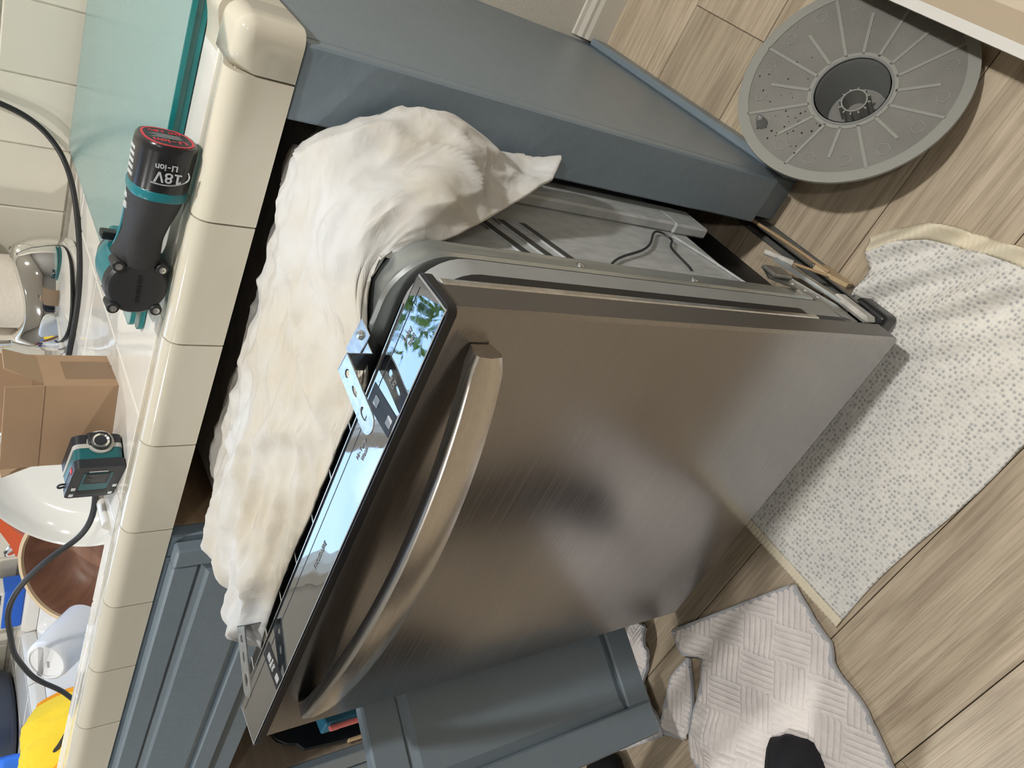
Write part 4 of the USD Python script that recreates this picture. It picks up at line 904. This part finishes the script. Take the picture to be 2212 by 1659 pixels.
for xx in (.098, .109): obj('window', cbox((xx - .008, -.004, .0205), (xx - .0015, .0045, .0246), .001), 'button_grey', dl, local=True)
obj('trigger', rbox((.036, .050, -.009), (.058, .066, .009), .004), 'black_plastic', dl, local=True)
obj('direction_switch', rbox((.028, .058, .012), (.037, .072, .0285), .002), 'black_plastic', dl, local=True)
obj('foot_bracket', rbox((.020, .050, -.014), (.034, .092, .016), .005), 'drill_teal', dl, local=True)
obj('band', xloft([(.115, -.0125, .0310, .0264), (.117, -.0125, .0322, .0274), (.123, -.0125, .0322, .0274), (.125, -.0125, .0312, .0264)]), 'drill_teal', dl, local=True, smooth=40)
bt_ = obj('battery', xloft([(.124, -.0130, .0306, .0260), (.126, -.0135, .0314, .0268), (.166, -.0210, .0320, .0274), (.171, -.0220, .0314, .0268), (.1735, -.0225, .0296, .0252)], 2.5, 48), 'battery_black', dl, local=True, smooth=40)
ov = Polygon(superoval(.0276, .0234, 48, 2.4) + A([-.0225, 0])); ov2 = ov.buffer(-.0022)
yz = lambda poly, a, b: prism_x(list(poly.exterior.coords)[:-1], a, b) if not poly.interiors else swap(prism(poly, a, b), [2, 0, 1])
obj('red_ring', swap(prism(ov.difference(ov2), .1730, .1741), [2, 0, 1]), 'print_red', bt_, local=True, smooth=False)
obj('end_label', swap(prism(ov2.buffer(-.0002), .1730, .1739), [2, 0, 1]), 'panel_matte', bt_, local=True, smooth=False)
AX, AY = (0, 0, 1), (0, -1, 0)
obj('lettering', text('Li-ion', .0078, (.17385, -.0350, .000), AX, AY, .0004, True), 'print_red', bt_, local=True, smooth=False)
obj('lettering', text('DC 18V', .0062, (.17385, -.0070, 0), AX, AY, .0004), 'print_red', bt_, local=True, smooth=False)
for k in range(5): obj('print_line', cbox((.1737, .0025 - .0285 + .0026 * k, -.014 + .002 * (k % 2)), (.17405, .0035 - .0285 + .0026 * k, .015 - .003 * (k % 3)), .0001), 'print_grey', bt_, local=True)
ys_ = -.0165 - .0320
obj('lettering', text('18V', .0095, (.143, ys_ - .0018, .002), (0, 0, 1), (-1, 0, 0), .0010, True), 'button_grey', bt_, local=True, smooth=False)
obj('lettering', text('Li-ion', .0052, (.1535, ys_ - .0036, .005), (0, 0, 1), (-1, 0, 0), .0010, True), 'button_grey', bt_, local=True, smooth=False)
obj('swoosh', tube(spline([(.151, ys_ - .0028, -.0155), (.143, ys_ - .0012, -.0165), (.137, ys_, -.008), (.135, ys_, .005), (.1365, ys_ + .0002, .016)], 8), .0007, 6), 'button_grey', bt_, local=True)
for k in range(5): obj('latch_rib', cbox((.131 + .0065 * k, -.024, .0255), (.1345 + .0065 * k, -.009, .0278), .0004), 'button_grey', bt_, local=True)

# paper towel stand with roll
ph = thing('paper_towel_holder', 'chrome paper towel stand with a domed base by the tiled wall', 'holder', (-.60, .512, ZC))
dome = as_vf(lathe([(0, 0), (.098, 0), (.104, .006), (.107, .022), (.106, .045), (.101, .066), (.092, .084), (.082, .092), (.072, .090), (.064, .078), (.061, .066), (0, .064)], 64))
dv_ = dome[0].copy(); ang_ = np.arctan2(dv_[:, 1], dv_[:, 0]); dv_[:, 2] *= np.where(dv_[:, 2] > .06, 1 - .22 * np.sin(ang_) ** 2, 1); dv_[:, 1] *= .72
obj('base', xf((dv_, dome[1]), rot([0, 0, 1], -6)), 'chrome', ph, local=True, smooth=50)
obj('tension_arm', tube(spline([(-.090, -.012, .078), (-.093, -.012, .13), (-.093, -.012, .30), (-.085, -.01, .40)], 8), .0105, 18), 'chrome', ph, local=True)
obj('arm_collar', xf(lathe([(.0125, 0), (.0135, .003), (.0135, .012), (.0125, .015), (0, .015), (0, 0)], 24), None, (-.0918, -.012, .100)), 'chrome', ph, local=True)
obj('post', xf(lathe([(.006, .06), (.006, .40), (.011, .405), (.011, .42), (0, .424), (0, .06)], 20)), 'chrome', ph, local=True)
rl = thing('paper_towel_roll', 'cream paper towel roll standing in the chrome stand', 'paper towel', (-.598, .512, ZC + .0655))
obj('paper', lathe([(.019, 0), (.0575, 0), (.0585, .002), (.0585, .278), (.0575, .28), (.019, .28)], 56, closed=True), 'paper', rl, local=True)
obj('core', lathe([(.0165, .0005), (.0188, .0005), (.0188, .2795), (.0165, .2795)], 32, closed=True), 'carton', rl, local=True)
obj('loose_sheet', xf(cbox((-.001, -.03, .002), (.0005, .0, .278), .0004), rot([0, 0, 1], -20), (-.0575, -.012, 0)), 'paper', rl, local=True)

# power cord hanging down the wall and along the counter
pc = thing('power_cord', 'black power cord running down the tiled wall and behind the cardboard box', 'cord', (-.45, .5, ZC))
obj('cable', tube(spline([(-.300, .588, 1.30), (-.303, .586, 1.15), (-.318, .583, 1.028), (-.331, .580, .992), (-.352, .575, .964), (-.386, .569, .940), (-.452, .517, .9225), (-.518, .446, .9220), (-.60, .432, .922), (-.696, .440, .9222), (-.76, .42, .922)], 10), .0042, 10), 'cable_black', pc)
obj('plug', rbox((-.315, .566, 1.285), (-.285, .594, 1.335), .006), 'black_plastic', pc)
ol = thing('wall_outlet', 'white wall outlet on the tiled wall above the glass shelves', 'outlet', (-.30, .592, 1.31))
obj('cover_plate', cbox((-.335, .5905, 1.25), (-.265, .5945, 1.365), .002), 'porcelain', ol)
obj('socket', cbox((-.318, .589, 1.262), (-.282, .592, 1.283), .002), 'porcelain_cool', ol)

# cardboard box
Rb = rot([0, 0, 1], 9.5); cbp = thing('cardboard_box', 'small open brown cardboard box with raised flaps on the counter', 'box', (-.500, .158, ZC), Rb)
bw, bd, bh, tk = .124, .083, .086, .0022
obj('front_side', cbox((-bw, 0, 0), (0, tk, bh), .0003), 'carton', cbp, local=True)
obj('back_side', cbox((-bw, bd - tk, 0), (0, bd, bh), .0003), 'carton', cbp, local=True)
obj('right_side', cbox((-tk, tk, 0), (0, bd - tk, bh), .0003), 'carton', cbp, local=True)
obj('left_side', cbox((-bw, tk, 0), (-bw + tk, bd - tk, bh), .0003), 'carton', cbp, local=True)
obj('bottom', cbox((-bw + tk, tk, 0), (-tk, bd - tk, tk), .0003), 'carton_inside', cbp, local=True)
obj('flap', xf(cbox((-bw, 0, 0), (0, tk, .043), .0003), rot([1, 0, 0], 4), (0, 0, bh)), 'carton', cbp, local=True)
obj('flap', xf(cbox((-bw, -tk, 0), (0, 0, .050), .0003), rot([1, 0, 0], -6), (0, bd, bh)), 'carton', cbp, local=True)
fl_ = obj('flap', xf(prism_x([(.008, 0), (bd - .006, 0), (bd - .014, .043), (.016, .046)], -tk, 0), rot([0, 1, 0], 22), (0, 0, bh)), 'carton_inside', cbp, local=True, smooth=False)
obj('flap', xf(cbox((0, .004, 0), (tk, bd - .004, .043), .0003), rot([0, 1, 0], -25), (-bw, 0, bh)), 'carton_inside', cbp, local=True)
obj('tape', cat_(cbox((-.0005, bd * .22, .0), (.0004, bd * .78, .060), .0001)), 'carton_tape', cbp, local=True)
obj('crease', cbox((-bw, -.0004, bh - .001), (0, .0006, bh + .0006), .0002), 'carton_tape', cbp, local=True)

# work light
P0, P1 = A([-.641, .092, 0]), A([-.552, .059, 0]); ex_ = (P1 - P0) / np.linalg.norm(P1 - P0)
Rw = np.stack([ex_, np.cross([0, 0, 1.], ex_), [0, 0, 1.]], 1)
wl = thing('work_light', 'small teal and black rechargeable work light standing on its side by the counter edge', 'lamp', (P0[0], P0[1], ZC), Rw)
wL, wD, wH = .0945, .047, .060
yb_ = lambda a, b, i, r=.006: prism_y(Polygon(rrect(i, i, wL - i, wH - i, r)), a, b)
obj('front_cover', yb_(0, .0125, 0, .008), 'lamp_black', wl, local=True)
obj('body', yb_(.0125, .0285, .002, .008), 'lamp_teal', wl, local=True)
obj('grey_band', yb_(.0285, .0345, .0012, .008), 'light_grey', wl, local=True)
obj('rear_cover', cat_(yb_(.0345, wD, .0008, .010), rbox((wL - .012, .030, wH * .28), (wL + .003, wD + .003, wH * .72), .004)), 'lamp_black', wl, local=True)
def xl(prof, n=28):
    v, f = as_vf(lathe(prof, n)); return v[:, [2, 0, 1]], f
tor = obj('torch_bezel', xf(xl([(.0125, 0), (.0125, .0035), (.0105, .0045), (.0098, .003), (.0098, 0)]), None, (wL + .001, .036, wH * .46)), 'lamp_black', wl, local=True)
obj('grey_arc', xf(xl([(.0122, 0), (.0162, 0), (.0158, .0025), (.0126, .0028)]), None, (wL - .0015, .036, wH * .46)), 'light_grey', wl, local=True)
obj('reflector', xf(xl([(.0100, .0035), (.0070, .0015), (.0034, -.0008), (0, -.0008)]), None, (wL + .001, .036, wH * .46)), 'reflector', tor, local=True)
obj('led_chip', xf(xl([(0, .0012), (.0026, .0010), (.0030, 0), (0, 0)], 16), None, (wL + .001, .036, wH * .46)), 'led_yellow', tor, local=True)
rec = obj('label_recess', prism_y(Polygon(rrect(.024, .013, .078, .047, .003)), -.0004, .002), 'lamp_teal', wl, local=True)
obj('label', cbox((.045, -.0009, .0155), (.0765, .0005, .0445), .0002), 'panel_matte', rec, local=True)
for k in range(6): obj('print_line', cbox((.072 - .0040 * k, -.0013, .019), (.0728 - .0040 * k, -.0006, .041 - .003 * (k % 3)), .0001), 'print_grey', rec, local=True)
obj('battery_slot', cbox((.012, -.0006, .012), (.0235, .0005, .048), .0003), 'seal_black', wl, local=True)
for a, b in ((.006, .0055), (.006, .0525), (.026, .0525), (.030, .004)): obj('pad', cbox((a, -.0010, b - .0025), (a + .008, .0004, b + .0025), .0004), 'print_white', wl, local=True)
obj('pad', cbox((.0815, -.001, .020), (.0835, .0004, .042), .0003), 'print_white', wl, local=True)
obj('power_button', cbox((.066, .004, wH - .0005), (.076, .011, wH + .001), .001), 'print_red', wl, local=True)
obj('top_slot', cat_(cbox((.028, .010, wH - .001), (.060, .0115, wH + .0004), .0002), cbox((.010, .006, wH - .001), (.013, .009, wH + .0005), .0003), cbox((.020, .006, wH - .001), (.023, .009, wH + .0005), .0003)), 'seal_black', wl, local=True)
obj('hook', cat_(tube(spline([(.012, .012, wH), (.010, .012, wH + .006), (.016, .012, wH + .007), (.020, .012, wH)], 5), .0014, 8)), 'lamp_black', wl, local=True)
obj('usb_plug', rbox((-.010, .016, .012), (.002, .026, .024), .003), 'black_plastic', wl, local=True)

uc = thing('charging_cord', 'black charging cord looping from the work light over the bowls into the sink', 'cord', (-.9, .13, ZC))
obj('cable', tube(spline([(-.646, .117, .936), (-.689, .130, .928), (-.735, .130, .929), (-.772, .130, .943), (-.793, .130, .961), (-.824, .130, .985), (-.857, .130, 1.003), (-.897, .130, 1.015), (-.930, .130, 1.017), (-.984, .130, 1.010), (-1.030, .130, 1.002), (-1.074, .130, .986), (-1.107, .130, .971), (-1.135, .130, .952), (-1.173, .128, .920), (-1.199, .126, .903), (-1.230, .125, .888), (-1.264, .122, .893), (-1.32, .12, .905), (-1.362, .12, .918), (-1.404, .122, .944), (-1.50, .14, .958), (-1.60, .20, .930), (-1.66, .22, .9225)], 8), .0043, 10), 'cable_black', uc)

# dishes in the sink
def nvec(az, el): return A([math.cos(el) * math.cos(az), math.cos(el) * math.sin(az), math.sin(el)])
def bowl(name, label, c, n_, R_, dep, th, m, cat='bowl', foot=.55, lip=None, min_=None):
    Rb_ = frame(z=n_, x=np.cross([0, 0, 1.], n_)); b = thing(name, label, cat, c, Rb_)
    out = [(0, -dep), (R_ * foot * .8, -dep), (R_ * foot, -dep + .001)]
    for t_ in np.linspace(.12, 1, 10): out.append((R_ * (foot + (1 - foot) * math.sin(t_ * math.pi / 2)), -dep + dep * (1 - math.cos(t_ * math.pi / 2)) ** .9))
    inn = [(R_ - th, -.001)] + [(max(r - th, 0), z + th) for r, z in out[::-1][1:-1]] + [(0, -dep + th)]
    k = len(out)
    if min_ is None: obj('shell', lathe(out + [(R_ - th * .5, .0015)] + inn, 64), m, b, local=True, smooth=45)
    else:
        obj('shell', lathe(out + [(R_ - th * .5, -.0005)] + [(R_ - th * .6, -.004)], 64), m, b, local=True, smooth=45)
        obj('lining', lathe([(R_ - th * .6, -.0025)] + inn[1:], 64), min_, b, local=True, smooth=45)
        obj('rim', lathe([(R_ - th * 1.15, -.006), (R_ - th * 1.1, .0008), (R_ - th * .5, .002), (R_ + .0004, .0004), (R_ + .0003, -.006)], 64), lip, b, local=True, smooth=45)
    return b
nw = nvec(-1.663, .556); cw = A([-.811, .264, .9505])
b1 = bowl('serving_bowl', 'large cream bowl propped up in the sink behind the cardboard box', cw, nw, .1290, .046, .004, 'porcelain', foot=.62)
bowl('serving_bowl', 'cool white bowl nested just behind the large cream bowl', cw - nw * .013 + A([-.010, 0, -.003]), nw, .1325, .0465, .004, 'porcelain_cool', foot=.62)
nwd = nvec(-1.108, .869); cwd = A([-1.072, .313, .899])
b2 = bowl('wooden_bowl', 'white bowl with a brown wood lining, tipped on its side in the sink', cwd, nwd, .1040, .093, .006, 'porcelain_cool', foot=.5, lip='bowl_rim', min_='bowl_wood')
cb_, cm_ = A([-1.087, .137, .953]), A([-1.112, .218, .880])
na = (cb_ - cm_) / np.linalg.norm(cb_ - cm_); hc = np.linalg.norm(cb_ - cm_)
cu = thing('cup', 'white ceramic cup lying upside down in the sink', 'cup', cm_, frame(z=na, x=(1, 0, 0)))
obj('wall', lathe([(.037, 0), (.0395, .0005), (.0385, hc * .5), (.0365, hc - .010), (.0345, hc - .003), (.031, hc), (.0285, hc), (.0275, hc - .0025), (0, hc - .003), (0, hc - .007), (.033, hc - .008), (.0355, hc * .5)], 48, closed=False), 'porcelain_cool', cu, local=True, smooth=40)
obj('stamp', xf(cbox((-.006, -.0022, 0), (.006, .0022, .0004), .0001), rot([0, 0, 1], 20), (-.004, -.004, hc - .0028)), 'print_grey', cu, local=True)
yc = thing('yellow_cloth', 'crumpled yellow cleaning cloth with an orange hem at the left end of the sink', 'cloth', (-1.43, .15, ZC))
gx, gy = np.meshgrid(np.linspace(-1, 1, 60), np.linspace(-1, 1, 60), indexing='ij')
rx = np.sqrt(gx ** 2 + gy ** 2) + 1e-9; sq = np.maximum(np.abs(gx), np.abs(gy)) / rx
px_, py_ = gx * sq, gy * sq; rr2 = px_ ** 2 + py_ ** 2
zc_ = .925 + .038 * np.clip(1 - rr2, 0, 1) ** .7 + .030 * (meshkit.fbm(np.stack([px_ * 2.2, py_ * 2.2, px_ * 0], -1), 4, 3) - .5) * np.clip(1.15 - rr2, 0, 1) - .10 * np.clip((px_ - .25), 0, 1) * (rr2 > .0)
YP = np.stack([-1.42 + .135 * px_, .165 + .075 * py_, zc_], -1)
yb2 = obj('cloth', sheet(YP, .004), 'yellow_cloth', yc, smooth=True)
obj('hem', cat_(tube(np.vstack([YP[0], YP[1:, -1], YP[-1, ::-1][1:], YP[::-1, 0][1:-1]])[::3], .0055, 8)), 'orange_cloth', yb2)

# things beyond the sink
po = thing('stock_pot', 'dark navy pot with ribbed sides on the counter behind the sink', 'pot', (-1.80, .468, ZC + .0008))
obj('body', lathe([(0, 0), (.088, 0), (.104, .006), (.113, .020), (.117, .040), (.115, .048), (.118, .058), (.118, .15), (.115, .158), (.110, .158), (.110, .012), (0, .010)], 56), 'pot_navy', po, local=True, smooth=40)
obj('handle', tube(spline([(.116, -.02, .12), (.145, -.02, .122), (.145, .02, .122), (.116, .02, .12)], 6), .006, 10), 'pot_navy', po, local=True)
obj('handle', tube(spline([(-.116, -.02, .12), (-.145, -.02, .122), (-.145, .02, .122), (-.116, .02, .12)], 6), .006, 10), 'pot_navy', po, local=True)
bp = thing('sponge_packet', 'blue and white packet with a barcode behind the wooden bowl', 'packet', (-1.45, .54, ZC))
obj('blue_half', rbox((-1.515, .520, ZC), (-1.385, .565, .957), .004), 'blue_plastic', bp)
obj('white_half', rbox((-1.513, .5205, .955), (-1.387, .5645, 1.01), .004), 'porcelain', bp)
for k in range(9): obj('barcode_line', cbox((-1.430 + .0042 * k, .5190, .963), (-1.4288 + .0042 * k + .0008 * (k % 3), .5207, .980), .0002), 'black_plastic', bp)
bs = thing('scrub_sponge', 'bright blue holed silicone scrubber on the counter left of the sink', 'sponge', (-1.70, .27, ZC))
sp = rbox((-.095, -.022, 0), (.085, .022, .065), .016, 20) - m3.Manifold.batch_boolean([m3.Manifold.sphere(.0045, 12).translate([-.06 + .035 * k, -.022, .018 + .022 * ((k * 7) % 3)]) for k in range(5)], m3.OpType.Add)
obj('scrubber', xf(sp, rot([0, 0, 1], -30), (-1.66, .27, ZC + .0005)), 'blue_bright', bs, smooth=40)
pk = thing('soap_box', 'dull pink box standing on the counter behind the blue scrubber', 'box', (-1.93, .42, ZC))
obj('carton', cbox((-1.99, .30, ZC), (-1.90, .34, ZC + .11), .002), 'pink_box', pk)
obj('lid', cbox((-1.991, .299, ZC + .11), (-1.899, .341, ZC + .118), .001), 'pink_box', pk)
rp = thing('red_pan', 'orange-red enamel pan handle with a chrome hanging loop behind the bowls', 'pan', (-1.12, .46, ZC))
obj('side', prism_y([(-1.03, 1.03), (-1.066, .993), (-1.094, .974), (-1.136, .945), (-1.188, .957), (-1.150, .970), (-1.110, .988), (-1.09, 1.03)], .452, .470), 'red_enamel', rp, smooth=False)
obj('loop', tube(spline([(-1.160, .458, .966), (-1.172, .450, .976), (-1.182, .458, .966), (-1.176, .466, .958)], 6), .004, 8), 'chrome', rp)

# things inside the open cabinet
bb = thing('cutting_board', 'black board with a notched outline leaning inside the open sink cabinet', 'board', (-1.505, .07, .118))
dyo = .036
obj('board', prism_x([(y + dyo, z) for y, z in [(.095, .50), (.077, .475), (.046, .462), (.028, .441), (.023, .421), (.004, .408), (-.006, .30), (-.006, .135), (.30, .119), (.32, .50)]], -1.512, -1.500), 'pan_black', bb, smooth=False)
obj('edge_band', prism_x([(y + dyo, z) for y, z in [(-.010, .30), (-.006, .30), (-.006, .135), (-.010, .135)]], -1.513, -1.499), 'bamboo', bb, smooth=False)
tb = thing('storage_box', 'small blue carton on edge inside the open sink cabinet', 'box', (-1.42, .09, .34))
obj('carton', cbox((-1.45, .037, .119), (-1.405, .130, .385), .003), 'teal_box', tb)
obj('panel_print', cbox((-1.4055, .058, .350), (-1.4045, .120, .374), .0003), 'print_white', tb)
pt = thing('pink_tube', 'pink tube standing beside the blue carton in the open cabinet', 'tube', (-1.425, .045, .118))
obj('tube', xf(lathe([(.0062, 0), (.0062, .238), (.005, .244), (0, .245), (0, 0)], 24), None, (-1.414, .0285, .1185)), 'pink_tube', pt)
obj('cap', xf(lathe([(.0068, .238), (.0068, .256), (.006, .258), (0, .258), (0, .238)], 24), None, (-1.414, .0285, .1185)), 'pink_tube', pt)
